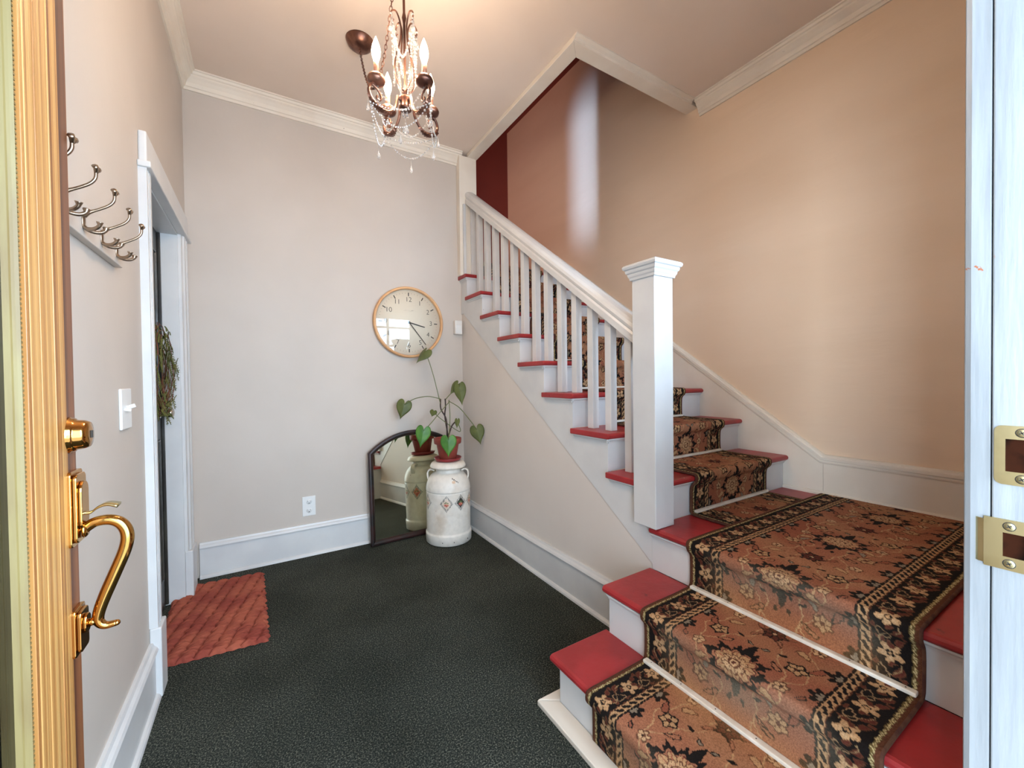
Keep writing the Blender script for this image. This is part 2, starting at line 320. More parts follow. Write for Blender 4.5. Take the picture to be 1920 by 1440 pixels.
# ceiling with the stairwell cut out
OX, OY = 1.565, 1.81
mb = MB(); mb.box(XL - 0.12, OX, YF - 0.12, YB, H, H + 0.18); mb.box(OX, XT, YF - 0.12, OY, H, H + 0.18)
S(mb.build('ceiling', 'ceil'), 'pale flat ceiling of the entry hall', 'ceiling')
mb = MB(); mb.box(OX - 0.07, OX, OY - 0.07, YB, H + 0.18, 4.17); mb.box(OX - 0.07, XT, OY - 0.07, OY, H + 0.18, 4.17)
mb.box(OX - 0.001, OX + 0.004, OY, YB, H - 0.002, H + 0.19); mb.box(OX, XT, OY - 0.001, OY + 0.004, H - 0.002, H + 0.19)
S(mb.build('wall_stairwell', 'red_wall'), 'dark red inner faces of the stairwell opening above the ceiling', 'wall')
S(MB().box(0.1, XT, OY - 0.07, YW + 0.1, 4.17, 4.25).build('ceiling_stairwell', 'red_wall'), 'dark red ceiling high over the stairwell', 'ceiling')

# boards round the stairwell opening
t = thing('trim_1', 'cream boards framing the stairwell opening in the ceiling', 'trim', (OX, OY, H), kind='structure')
mb = MB(); mb.prism([(1.478, OY - 0.085), (OX + 0.002, OY), (OX + 0.002, YB - 0.045), (1.478, YB - 0.045)], 'z', H - 0.03, H)
part(mb, 'board', 'trim_cream', t, 0.003)
mb = MB(); mb.prism([(1.478, OY - 0.085), (XT, OY - 0.085), (XT, OY + 0.002), (OX + 0.002, OY + 0.002)], 'z', H - 0.03, H)
part(mb, 'board', 'trim_cream', t, 0.003)
mb = MB(); mb.prism([(OY - 0.112, H), (OY - 0.112, H - 0.006), (OY - 0.098, H - 0.012), (OY - 0.092, H - 0.024), (OY - 0.085, H - 0.026), (OY - 0.085, H)], 'x', 1.478, XT - 0.07)
part(mb, 'moulding', 'trim_cream', t)
# crown moulding
CP = [(0, 0), (0, -0.100), (0.010, -0.100), (0.013, -0.086), (0.020, -0.082), (0.026, -0.062), (0.040, -0.044), (0.050, -0.034), (0.052, -0.026), (0.060, -0.022), (0.064, -0.010), (0.072, -0.008), (0.072, 0)]
t = thing('trim_2', 'white crown moulding round the top of the left and back walls', 'trim', (XL, YB, H), kind='structure')
path = [(XL, YF, H), (XL, YB, H), (1.43, YB, H)]
part(MB().sweep(path, CP), 'crown_moulding', 'trim_cream', t)
t = thing('trim_3', 'white crown moulding on top of the tan stair wall', 'trim', (XT, 1, H), kind='structure')
part(MB().sweep([(XT, OY - 0.105, H), (XT, YF, H)], CP), 'crown_moulding', 'trim_cream', t)

# baseboards
def baseboard(name, path, label, h=0.217, mt='trim', shoe=True, z0=0.0):
    t = thing(name, label, 'baseboard', path[0], kind='structure')
    part(MB().sweep([(p[0], p[1], z0) for p in path], [(0, 0), (0.017, 0), (0.017, h - 0.036), (0, h - 0.036)]), 'base_board', mt, t)
    c = h
    part(MB().sweep([(p[0], p[1], z0) for p in path], [(0, c - 0.037), (0.024, c - 0.037), (0.027, c - 0.028), (0.022, c - 0.018), (0.014, c - 0.010), (0.010, c), (0, c)]), 'cap_moulding', mt, t)
    if shoe: part(MB().sweep([(p[0], p[1], z0) for p in path], [(0.017, 0), (0.032, 0), (0.030, 0.010), (0.024, 0.018), (0.017, 0.020)]), 'shoe_moulding', mt, t)
    return t
baseboard('baseboard_left', [(XL, YF, 0), (XL, DY0 - 0.092, 0)], 'tall white baseboard along the left wall before the doorway')
baseboard('baseboard_back', [(XL + 0.035, YB, 0), (XS + 0.006, YB, 0)], 'tall white baseboard along the back wall under the outlet')
baseboard('baseboard_stairs', [(XS + 0.006, YB, 0), (XS + 0.006, 1.176, 0)], 'tall white baseboard under the staircase beside the milk can')
# landing baseboard and sloping skirt on the tan wall
t = thing('baseboard_right', 'cream baseboard of the landing turning into the sloping stair skirt', 'baseboard', (XT, 1, ZL), kind='structure')
ys, zs, ye, ze = 0.985, 0.778, 3.30, 2.452
sl = (ze - zs) / (ye - ys)
mb = MB(); mb.prism([(YF, ZL - 0.03), (ys, ZL - 0.03), (ys, zs - 0.03), (YF, zs - 0.03)], 'x', XT - 0.02, XT); part(mb, 'base_board', 'trim_cream', t)
mb = MB(); mb.prism([(ys + 0.0015, ZL - 0.03), (1.30, ZL - 0.03), (ye, ze - 0.42), (ye, ze - 0.036), (ys + 0.0015, zs - 0.032)], 'x', XT - 0.02, XT); part(mb, 'skirt_board', 'trim_cream', t)
CAPP = [(0, -0.048), (0.022, -0.048), (0.025, -0.042), (0.0255, -0.036), (0.023, -0.030), (0.030, -0.028), (0.030, -0.014), (0.026, -0.011), (0.024, -0.006), (0.016, 0), (0, 0)]
part(MB().sweep([(XT, ye, ze), (XT, ys, zs), (XT, YF, zs)], CAPP, up=(0, 0, 1)), 'cap_moulding', 'trim_cream', t)
part(MB().sweep([(XT - 0.02, 1.18, ZL), (XT - 0.02, YF, ZL)], [(0, 0), (0.014, 0), (0.013, 0.010), (0.007, 0.017), (0, 0.019)]), 'shoe_moulding', 'trim_cream', t)

# window over the landing (seen in the clock glass)
t = thing('window_1', 'white casement window in the entrance wall above the stair landing', 'window', (WX0, YF, WZ0), kind='structure')
mb = MB()
for a in ((WX0 - 0.09, WX0, WZ0 - 0.09, WZ1 + 0.09), (WX1, WX1 + 0.09, WZ0 - 0.09, WZ1 + 0.09), (WX0, WX1, WZ1, WZ1 + 0.09), (WX0, WX1, WZ0 - 0.09, WZ0)): mb.box(a[0], a[1], YF, YF + 0.02, a[2], a[3])
part(mb, 'window_frame', 'trim', t)
mb = MB()
for x in (WX0, (WX0 + WX1) / 2 - 0.01, WX1 - 0.03): mb.box(x, x + 0.03, YF - 0.07, YF - 0.04, WZ0, WZ1)
for z in (WZ0, 1.70, 1.97, WZ1 - 0.03): mb.box(WX0, WX1, YF - 0.07, YF - 0.04, z, z + 0.025)
part(mb, 'muntin_grid', 'trim', t)
part(MB().box(WX0, WX1, YF - 0.058, YF - 0.054, WZ0, WZ1), 'pane', 'glass', t)

# inner doorway in the left wall
t = thing('trim_4', 'white fluted casing and jamb of the inner doorway on the left', 'trim', (XL, DY0, 0), kind='structure')
def casing(y0, y1, flip):
    w = y1 - y0; pr = [(0, 0), (0, 0.026)]
    for f0, f1 in ((0.16, 0.30), (0.42, 0.56)):
        a, b_ = (f0, f1)
        pr += [(w * a, 0.026), (w * (a + 0.03), 0.017), (w * (b_ - 0.03), 0.017), (w * b_, 0.026)]
    pr += [(w * 0.80, 0.026), (w * 0.86, 0.018), (w, 0.014), (w, 0)]
    return [((y0 + p if not flip else y1 - p), XL + q) for p, q in pr]
for (y0, y1, fl) in ((DY0 - 0.088, DY0, False), (DY1, DY1 + 0.14, True)):
    mb = MB(); pr = casing(y0, y1, fl); mb.prism([(q, p) for p, q in pr], 'z', 0.27, DZ - 0.0); part(mb, 'casing', 'trim', t)
    part(MB().box(XL, XL + 0.036, y0 - 0.004, y1 + 0.004, 0, 0.27), 'plinth_block', 'trim', t, 0.005)
mb = MB().box(XL, XL + 0.026, DY0 - 0.080, DY1 + 0.16, DZ + 0.022, DZ + 0.140); part(mb, 'head_board', 'trim', t, 0.006)
mb = MB().box(XL, XL + 0.040, DY0 - 0.098, DY1 + 0.18, DZ - 0.002, DZ + 0.021); part(mb, 'head_ledge', 'trim', t, 0.004)
mb = MB(); mb.box(XL - 0.119, XL + 0.0005, DY1 - 0.012, DY1 - 0.0005, 0.001, DZ); mb.box(XL - 0.119, XL + 0.0005, DY0 + 0.0005, DY0 + 0.012, 0.001, DZ); mb.box(XL - 0.119, XL + 0.0005, DY0 + 0.012, DY1 - 0.012, DZ - 0.012, DZ - 0.0005)
part(mb, 'jamb', 'trim', t)
t = thing('door_2', 'nearly black panelled inner door, closed, behind a hanging wreath', 'door', (XL - 0.08, DY0, 0), kind='structure')
mb = MB().box(XL - 0.122, XL - 0.082, DY0 + 0.014, DY1 - 0.014, 0.01, DZ - 0.014); part(mb, 'door_leaf', 'dark_door', t)
for z0, z1 in ((0.18, 0.9), (1.1, 1.88)):
    for ya, yb in ((DY0 + 0.1, 2.44), (2.51, DY1 - 0.10)):
        mb = MB()
        pp = [(XL - 0.082, ya, z0), (XL - 0.082, yb, z0), (XL - 0.082, yb, z1), (XL - 0.082, ya, z1)]
        mb.sweep(pp, [(0.0, -0.001), (0.012, -0.001), (0.009, 0.007), (0.003, 0.007)], up=(1, 0, 0), closed=True); part(mb, 'panel_moulding', 'dark_door', t)
mb = MB().box(XL - 0.082, XL - 0.070, DY1 - 0.028, DY1 - 0.013, 0.01, DZ - 0.014); part(mb, 'stop_strip', 'dark_door', t, 0.002)
kb = MB(); kM = Matrix.Translation((XL - 0.082, 2.79, 1.046)) @ Matrix.Rotation(PI / 2, 4, 'Y')
kb.lathe([(0.026, 0), (0.026, 0.006), (0.010, 0.010), (0.009, 0.028), (0.018, 0.032), (0.026, 0.042), (0.026, 0.052), (0.018, 0.060), (0.004, 0.063)], 24, kM)
part(kb, 'door_knob', 'chrome', t)

# right jamb of the entrance with both strike plates
t = thing('trim_5', 'chipped white jamb of the entrance with two brass strike plates', 'trim', (0.9, 0.1, 0), kind='structure')
mb = MB().box(0.9, 0.94, -0.16, 0.139, 0, 2.16); part(mb, 'jamb_board', 'jamb', t, 0.002)
mb = MB(); mb.prism([(0.9015, 0.1405), (0.9015, 0.160), (0.906, 0.167), (0.914, 0.169), (1.02, 0.169), (1.02, 0.150), (0.93, 0.1405)], 'z', 0, 2.16); part(mb, 'casing', 'jamb', t, 0.001)
mb = MB().box(-0.372, 0.94, -0.16, 0.139, 2.16, 2.2); part(mb, 'head_jamb', 'jamb', t, 0.002)
mb = MB().box(-0.42, -0.372, -0.16, 0.139, 0, 2.2); part(mb, 'jamb_board', 'jamb', t, 0.002)
def plate(name, zc, hh, y0, y1, hy0, hy1, hz, lip):
    zz0, zz1 = zc - hh / 2, zc + hh / 2; r_ = 0.008
    out = [];
    for cx, cy, a0 in ((y1 - r_, zz1 - r_, 0), (y0 + r_, zz1 - r_, 90), (y0 + r_, zz0 + r_, 180), (y1 - r_, zz0 + r_, 270)):
        for k in range(5):
            a = math.radians(a0 + k * 22.5); out.append((cx + r_ * math.cos(a), cy + r_ * math.sin(a)))
    if lip: out = [(y1, zz1), (y0, zz1), (y0, zz0), (y1, zz0)]
    inn = [];
    cy_, cz_ = (hy0 + hy1) / 2, zc
    n = len(out); mb = MB(); vs = []
    for (a, b_) in out: vs.append((0.8975, a, b_))
    for (a, b_) in out:
        vs.append((0.8975, min(max(a, hy0), hy1), min(max(b_, zc - hz), zc + hz)))
    vs2 = [(0.9, v[1], v[2]) for v in vs]
    fs = [(i, (i + 1) % n, (i + 1) % n + n, i + n) for i in range(n)]
    fs += [(2 * n + i, 2 * n + (i + 1) % n, (i + 1) % n, i) for i in range(n)]
    fs += [(n + i, n + (i + 1) % n, 3 * n + (i + 1) % n, 3 * n + i) for i in range(n)]
    mb.add(vs + vs2, fs); mb.rec = True
    if lip:
        pr = [(0.8975, y1), (0.899, y1 + 0.006), (0.904, y1 + 0.011), (0.9055, y1 + 0.010), (0.9005, y1 + 0.005), (0.8995, y1)]
        mb.prism(pr, 'z', zz0 + 0.004, zz1 - 0.004)
    p = part(mb, name, 'pale_brass', t, label='brass strike plate with a curved lip' if lip else 'brass deadbolt strike plate')
    part(MB().box(0.8992, 0.8999, hy0, hy1, zc - hz, zc + hz), 'bolt_hole', 'hole', p)
    for s_ in (-1, 1):
        sM = Matrix.Translation((0.8976, cy_ + (0.004 if lip else 0.004), zc + s_ * (hz + (hh / 2 - hz) * 0.5))) @ Matrix.Rotation(-PI / 2, 4, 'Y')
        sb = MB().lathe([(0.0056, 0), (0.0054, 0.0004), (0.0048, 0.0006), (0.001, 0.0007)], 20, sM); sc = part(sb, 'screw', 'pale_brass', p)
        cb = MB(); cb.box(-0.0028, 0.0028, -0.0006, 0.0006, 0.0006, 0.0009, sM @ Matrix.Rotation(0.5, 4, 'Z')); cb.box(-0.0006, 0.0006, -0.0028, 0.0028, 0.0006, 0.0009, sM @ Matrix.Rotation(0.5, 4, 'Z'))
        rb = MB().lathe([(0.0064, 0.0001), (0.0064, 0.00025), (0.0056, 0.00025)], 20, sM); rb.add(cb.v, cb.f); part(rb, 'screw_recess', 'slot', p)
plate('strike_plate', 1.091, 0.084, 0.083, 0.1365, 0.088, 0.126, 0.023, False)
plate('strike_plate', 0.963, 0.072, 0.098, 0.146, 0.108, 0.128, 0.017, True)
part(MB().box(0.8990, 0.8998, 0.129, 0.146, 0.957, 0.972), 'latch_groove', 'brass', t)

# ================================================================== STAIRCASE
st = thing('staircase', 'white painted staircase with dark red treads, quarter landing and balustrade', 'staircase', (XS, Y1, 0))
def nose_prof(n=5, r_=T / 2):   # rounded front in (out, z) with z=0 at top
    return [(-(r_ * math.sin(PI * k / n)) + 0, -(r_ - r_ * math.cos(PI * k / n))) for k in range(n + 1)]
def tread_x(x0, x1, y0, y1, z, name='tread'):     # nosing faces -X
    mb = MB(); pr = [(x0 + T / 2 + a, z + b_) for a, b_ in nose_prof()] + [(x1, z - T), (x1, z)]
    mb.prism(pr, 'y', y0, y1); return part(mb, name, 'tread', st, 0.004)
def tread_y(y0, y1, x0, x1, z):                   # nosing faces -Y
    mb = MB(); pr = [(y0 + T / 2 + a, z + b_) for a, b_ in nose_prof()] + [(y1, z - T), (y1, z)]
    mb.prism(pr, 'x', x0, x1); return part(mb, 'tread', 'tread', st, 0.004)
tread_x(0.883, 1.170, YF + 0.002, 1.203, R); tread_x(1.142, 1.428, YF + 0.002, 1.197, 2 * R)
tread_x(XN, XT - 0.02, YF + 0.002, 1.184, ZL, 'landing_board')
# lower risers
def riser_x(x, y0, y1, z0, z1): part(MB().box(x, x + 0.015, y0, y1, z0, z1), 'riser', 'trim', st, 0.001)
riser_x(0.912, YF + 0.002, 1.178, 0, R - T); riser_x(1.164, YF + 0.002, 1.178, R, 2 * R - T); riser_x(XS, YF + 0.002, 1.1835, 2 * R, ZL - T)
for xa, xb, z1 in ((0.912, 1.17, R - T), (1.164, 1.43, 2 * R - T)):
    part(MB().box(xa + 0.0155, xb, 1.163, 1.178, 0, z1), 'side_panel', 'trim', st)
CV = [(0, 0), (0, -0.020), (-0.004, -0.021), (-0.006, -0.014), (-0.012, -0.008), (-0.016, -0.006), (-0.016, 0)]
def cove_x(x, y0, y1, z): part(MB().prism([(x + a, z + b_) for a, b_ in CV], 'y', y0, y1), 'cove_moulding', 'trim', st)
cove_x(0.912, YF + 0.002, 1.180, R - T); cove_x(1.164, YF + 0.002, 1.178, 2 * R - T); cove_x(XS, YF + 0.002, 1.1835, ZL - T)
# upper flight
NU = 9
for k in range(1, NU + 1):
    yn = Y1 + (k - 1) * G; z = (3 + k) * R; yb = yn + G + 0.026 if k < NU else YW
    xa = XN if k < NU else 1.558
    tread_y(yn, yb, xa, XT - 0.0205, z)
    part(MB().box(XS + 0.0005, XT - 0.0205, yn + 0.030, yn + 0.045, z - R, z - T), 'riser', 'trim', st, 0.001)
    part(MB().prism([(yn + 0.030 + a, z - T + b_) for a, b_ in CV], 'x', XS - 0.012 if k < NU else 1.56, XT - 0.0205), 'cove_moulding', 'trim', st)
    if k < NU: part(MB().prism([(XS + 0.0 + a, z - T + b_) for a, b_ in CV], 'y', yn + 0.018, min(yb - 0.012, YB)), 'cove_moulding', 'trim', st)
# stringer
mb = MB(); pts = [(1.1838, 0.397), (1.1838, 4 * R - T - 0.001)]
for k in range(2, NU):
    yn = Y1 + (k - 1) * G; z = (3 + k) * R
    pts += [(yn + 0.031, z - R - T - 0.001), (yn + 0.031, z - T - 0.001)]
pts += [(YB - 0.002, (3 + 8) * R - T - 0.001), (YB - 0.002, zed(3.09)), (3.09, zed(3.09))]
mb.prism(pts, 'x', XS, XS + 0.022); part(mb, 'stringer', 'trim', st)
# under-landing fill hidden behind the risers
# newel
nx0, nx1, ny0, ny1 = 1.395, 1.514, 1.136, 1.256
ZN = 1.652
nw = part(MB().box(nx0, nx1, ny0, ny1, ZL + 0.001, ZN), 'newel_post', 'trim', st, 0.003)
mb = MB()
def ring(d, z0, z1, c=0.0): mb.box(nx0 - d, nx1 + d, ny0 - d, ny1 + d, z0, z1)
cap = MB(); pr = [(0.0, -0.004), (0.006, -0.006), (0.008, 0.004), (0.012, 0.010), (0.014, 0.018), (0.013, 0.020), (0.019, 0.026), (0.021, 0.034), (0.020, 0.038), (0.027, 0.042), (0.030, 0.050), (0.029, 0.056), (0.024, 0.061), (0.0, 0.066)]
vs = [];
for d, z in pr:
    for sx, sy in ((-1, -1), (1, -1), (1, 1), (-1, 1)):
        vs.append(((nx0 if sx < 0 else nx1) + sx * d, (ny0 if sy < 0 else ny1) + sy * d, ZN - 0.016 + z))
n = len(pr); fs = [(i * 4 + j, i * 4 + (j + 1) % 4, i * 4 + 4 + (j + 1) % 4, i * 4 + 4 + j) for i in range(n - 1) for j in range(4)] + [(3, 2, 1, 0), tuple((n - 1) * 4 + j for j in range(4))]
cap.add(vs, fs); cap.rec = True
o = cap.build('post_cap', 'trim'); o.parent = nw
# wall post under the ceiling boards
o = part(MB().box(1.4005, 1.557, 3.076, YB - 0.001, 2.058, H - 0.031), 'half_post', 'trim_cream', st, 0.003, label='cream half post at the back wall reaching the ceiling')
# handrail
zr = lambda y: 1.366 + 0.7285 * (y - 1.309)      # underside
rp = [(-0.050, 0.0), (0.050, 0.0), (0.052, 0.030), (0.047, 0.040), (0.051, 0.046), (0.055, 0.058), (0.050, 0.072), (0.036, 0.082), (0.012, 0.088), (-0.012, 0.088), (-0.036, 0.082), (-0.050, 0.072), (-0.055, 0.058), (-0.051, 0.046), (-0.047, 0.040), (-0.052, 0.030)]
xr = 1.503; ya, yb_ = 1.2565, 3.0755; kf = 1.0
vs = [(xr + a, y, zr(y) + b_ * 1.22) for y in (ya, yb_) for a, b_ in rp]; n = len(rp)
mb = MB().add(vs, [(j, (j + 1) % n, n + (j + 1) % n, n + j) for j in range(n)] + [tuple(range(n)), tuple(range(2 * n - 1, n - 1, -1))]); mb.rec = True
part(mb, 'handrail', 'trim', st)
# balusters
bs = 0.042; xb0 = 1.494
byl = []
for k in range(1, 9):
    for dy in (0.072, 0.203):
        y = Y1 + (k - 1) * G + dy
        if y > ny1 + 0.02 and y < 3.06: byl.append((k, y))
for k, y in byl:
    z0 = (3 + k) * R; ys_ = (y, y + bs)
    vs = [(x, yy, z0) for yy in ys_ for x in (xb0, xb0 + bs)] + [(x, yy, zr(yy) + 0.004) for yy in ys_ for x in (xb0, xb0 + bs)]
    part(MB().add(vs, [(0, 2, 3, 1), (4, 5, 7, 6), (0, 1, 5, 4), (2, 6, 7, 3), (0, 4, 6, 2), (1, 3, 7, 5)]), 'baluster', 'trim', st, 0.002)
y = 3.0546; 
part(MB().box(1.425, 1.446, 3.056, 3.0755, 11 * R, zr(3.056) + 0.004), 'baluster', 'trim', st, 0.002, label='half baluster fixed to the back post')
# shoe boards on the floor round the first step
mb = MB(); mb.prism([(0.842, YF + 0.02), (0.911, YF + 0.02), (0.911, 1.1785), (0.842, 1.225)], 'z', 0, 0.019); part(mb, 'floor_board', 'trim_cream', st, 0.003)
mb = MB(); mb.prism([(0.8435, 1.2255), (0.912, 1.1795), (1.16, 1.1795), (1.16, 1.2255)], 'z', 0, 0.019); part(mb, 'floor_board', 'trim_cream', st, 0.003)

# ================================================================== STAIR RUNNERS
W_R = 0.655
def sd(c): return np.array(lin(c))
BLACK, RUST, RUST2, TAN_, LTAN, BRN, OLV, DKR, GRY = [sd(c) for c in ((27, 22, 20), (160, 106, 78), (146, 86, 64), (182, 142, 102), (198, 160, 120), (98, 60, 42), (118, 98, 60), (92, 46, 36), (136, 122, 104))]
def paint(a, l, P, l0, wear=()):
    """a: across 0..W, l: along; returns colours"""
    a0_, l0_ = a, l
    j1 = 0.75 * np.sin(l * 431 + 3 * np.sin(a * 97)) + np.sin(a * 377 + l * 211); j2 = np.sin(a * 409 + 2 * np.sin(l * 133)) + np.sin(l * 353 - a * 171)
    a = np.clip(a + 0.0011 * j1, 0, W_R); l = l + 0.0011 * j2
    n = a.shape; C = np.empty(n + (3,)); wob = np.sin(l * 7.3 + a * 5) * 0.5 + np.sin(l * 3.1 - a * 9 + 1.3) * 0.5
    w = np.clip(wob * 0.5 + 0.5, 0, 1)[..., None]; C[:] = RUST * (1 - w) + RUST2 * w
    gold = np.clip(np.sin(l * 14.0 + 1.0 + 2 * np.sin(a * 6)) - 0.35, 0, 1)[..., None]; C[:] = C * (1 - 0.45 * gold) + TAN_ * 0.45 * gold
    c = a - W_R / 2; ph = (l - l0) / P; cell = np.floor(ph + 0.5); dl = (ph - cell) * P; cell2 = np.floor(ph); dh = (ph - cell2 - 0.5) * P
    def put(mask, col): C[mask] = col
    def rt(x, y, ang): ca, sa = math.cos(ang), math.sin(ang); return x * ca + y * sa, -x * sa + y * ca
    def vines():
        for s_ in (-1, 1):
            for ph0, amp, off in ((0, 0.05, 0.10), (1.7, 0.045, 0.075)):
                cur = s_ * (off + amp * np.sin(2 * PI * (l - l0) / P + ph0)) + 0.008 * np.sin(2 * PI * (l - l0) / P * 5)
                put(np.abs(c - cur) < 0.0022, TAN_)
    vines()
    def flower(x, y, R_, petals, colp, colo, colc, rot=0.0, jag=0.0):
        r = np.hypot(x, y); th = np.arctan2(y, x) + rot
        f = R_ * (0.68 + 0.32 * np.abs(np.cos(th * petals / 2)) + jag * np.cos(th * petals * 2))
        if colo is not None: put(r < f * 1.28, colo)
        put(r < f, colp)
        if colo is not None: put((r < f * 0.92) & (np.abs(np.sin(th * petals / 2)) > 0.93) & (r > R_ * 0.3), colo)
        put(r < R_ * 0.30, colo if colo is not None else BRN); put(r < R_ * 0.17, colc)
    def leafo(x, y, L, Wd, ang, line=BLACK, fill=None):
        u, v = rt(x, y, ang); t_ = np.clip(u / L, -1, 1); hw = Wd * np.sqrt(np.clip(1 - t_ ** 2, 0, 1)) * (1 - 0.45 * t_); v = v - 0.25 * Wd * (t_ ** 2) * 1.5
        ins = (np.abs(u) < L) & (np.abs(v) < hw)
        put(ins, line)
        if fill is not None: put((np.abs(u) < L * 0.8) & (np.abs(v) < hw - 0.0032), fill)
    # medallion: dark serrated halo, tan lotus petals, spikes
    x, y = c, dl
    for s_ in (-1, 1): leafo(x, y - s_ * 0.088, 0.034, 0.013, PI / 2 if s_ > 0 else -PI / 2, BLACK)
    r = np.hypot(x / 1.12, y); th = np.arctan2(y, x)
    put(r < 0.080 * (0.88 + 0.15 * np.cos(10 * th) + 0.07 * np.cos(30 * th)), BLACK); put(r < 0.060 * (0.88 + 0.10 * np.cos(10 * th + 0.6)), RUST)
    for R1, pc, col in ((0.054, 10, TAN_), (0.034, 8, LTAN * 0.92)):
        f = R1 * (0.74 + 0.26 * np.abs(np.cos(th * pc / 2 + (0 if R1 > 0.04 else PI / 2))))
        put(r < f, DKR if R1 > 0.04 else BRN); put(r < f - 0.0035, col)
        put((r < f - 0.004) & (r > R1 * 0.45) & (np.abs(np.sin(th * pc / 2)) < 0.16), RUST2); put((r < f) & (np.abs(np.cos(th * pc / 2)) < 0.17) & (r > R1 * 0.35), BRN)
    put(r < 0.016, BRN); put(r < 0.011, LTAN); put(r < 0.005, DKR)
    # half-way dark blossom
    flower(c, dh, 0.030, 6, DKR, BLACK, LTAN, jag=0.12)
    for s_ in (-1, 1):
        leafo(c - s_ * 0.050, dh - 0.016, 0.022, 0.009, s_ * 0.8, BRN, RUST2); leafo(c - s_ * 0.035, dh + 0.040, 0.020, 0.007, s_ * 2.2, BRN, RUST)
    for s_ in (-1, 1):
        for off, pc in ((0.25, 5), (-0.25, 6)):
            d_ = (ph - off); d_ = (d_ - np.floor(d_ + 0.5)) * P
            flower(c - s_ * 0.112, d_, 0.024, pc, TAN_, BLACK if off > 0 else BRN, DKR, rot=0.5 * s_, jag=0.05)
            leafo(c - s_ * 0.150, d_ - 0.034, 0.028, 0.011, s_ * 1.1, BLACK, RUST2); leafo(c - s_ * 0.072, d_ + 0.036, 0.024, 0.009, -s_ * 0.7, BLACK, RUST)
            leafo(c - s_ * 0.060, d_ - 0.028, 0.013, 0.005, s_ * 0.3, BLACK)
        for off in (0.0, 0.5):
            d_ = (ph - off); d_ = (d_ - np.floor(d_ + 0.5)) * P
            flower(c - s_ * 0.118, d_ - 0.012, 0.017, 5, LTAN, BRN, BLACK, rot=1.0)
            leafo(c - s_ * 0.098, d_ + 0.034, 0.026, 0.011, s_ * 2.6, BRN, TAN_)
        leafo(c - s_ * 0.165, dl - 0.01, 0.016, 0.007, s_ * 0.9, BLACK, RUST2); leafo(c - s_ * 0.090, dl + 0.066, 0.024, 0.010, s_ * 2.0, BRN, GRY); leafo(c - s_ * 0.085, dh - 0.070, 0.020, 0.008, -s_ * 0.5, BLACK, RUST)
        leafo(c - s_ * 0.020, dl + 0.125, 0.012, 0.005, s_ * 1.9, BLACK); leafo(c - s_ * 0.022, dl - 0.125, 0.014, 0.006, s_ * 0.6, BLACK, GRY)
        for off in (0.125, 0.375, 0.625, 0.875):     # half blossoms against the guard stripe
            d_ = (ph - off); d_ = (d_ - np.floor(d_ + 0.5)) * P
            X = (W_R / 2 - 0.130) - s_ * c
            th2 = np.arctan2(d_, X); r2 = np.hypot(X, d_); put((X > -0.01) & (r2 < 0.036 * (0.55 + 0.45 * np.abs(np.cos(th2 * 3.5)))), BLACK)
            put((X > -0.01) & (r2 < 0.017 * (0.6 + 0.4 * np.abs(np.cos(th2 * 3)))), GRY)
    # borders
    e = np.minimum(a, W_R - a); side = np.where(a < W_R / 2, 1.0, -1.0)
    put(e < 0.131, BLACK)
    gq = (e > 0.101) & (e < 0.1245); put(gq, TAN_)
    tl = l / 0.0285; fr = tl - np.floor(tl); tri = (np.abs(fr - 0.5) < 0.36 * (1 - np.abs((e - 0.1125) / 0.0085))) ; zig = (np.floor(tl) % 2 == 0)
    gi = (e > 0.104) & (e < 0.1215); put(gi & (np.abs((e - 0.1128) / 0.0087 - (2 * fr - 1) * 0.9) < 0.62) & (fr > 0.08), BLACK)
    put((e > 0.0995) & (e < 0.1025), BRN)
    q = 0.1138; bl = (l - l0) / q; bc = np.floor(bl + 0.5); d_ = (bl - bc) * q; bh = (bl - np.floor(bl) - 0.5) * q
    band = (e > 0.026) & (e < 0.0995)
    Cs = C.copy()
    alt = (np.abs(bc.astype(int)) % 2 == 0)
    X = e - 0.062
    r = np.hypot(X, d_); th = np.arctan2(d_, X) + 0.3
    put((r < 0.029 * (0.42 + 0.58 * np.abs(np.cos(th * 2.5)))), np.array([TAN_])[0]); put((r < 0.021 * (0.3 + 0.7 * np.abs(np.cos(th * 2.5)))), LTAN * 0.92)
    put(r < 0.0085, BLACK); put(r < 0.005, TAN_)
    for (ox, oy, L, Wd, an) in ((0.016, 0.000, 0.022, 0.013, 1.2), (-0.004, 0.030, 0.011, 0.006, 2.6), (0.001, -0.034, 0.012, 0.006, 0.9), (0.030, 0.022, 0.010, 0.005, 1.6), (-0.029, -0.004, 0.009, 0.005, 0.2), (-0.018, 0.010, 0.019, 0.009, -0.8), (0.022, -0.026, 0.012, 0.007, 0.3), (-0.020, -0.020, 0.014, 0.008, 2.3)):
        leafo(X - ox, bh - oy, L, Wd, an, BRN if oy else sd((150, 118, 86)), BLACK if L > 0.02 else DKR)
    put((np.abs(X - 0.024 * np.sin(2 * PI * bl)) < 0.0016) & (r > 0.030), sd((150, 122, 88)))
    C[~band & (e >= 0.0995)] = Cs[~band & (e >= 0.0995)]
    # pile worn grey where feet land, faded gold beside it
    mid = np.clip(1 - (np.abs(c) / 0.27) ** 4, 0, 1)
    for lw, sp, am in wear:
        g_ = np.exp(-((l0_ - lw - 0.02 * np.sin(a0_ * 17 + lw * 9)) / sp) ** 2) * mid * (0.75 + 0.25 * np.sin(a0_ * 23 + lw * 40) * np.sin(l0_ * 31))
        g_ = (am * g_)[..., None]; C[:] = C * (1 - g_) + (0.55 * C + 0.45 * sd((150, 142, 122))) * g_
        h2 = (0.5 * am * np.exp(-((l0_ - lw + sp * 1.6) / (sp * 0.8)) ** 2) * mid)[..., None]; C[:] = C * (1 - h2) + (0.6 * C + 0.4 * sd((206, 152, 92))) * h2
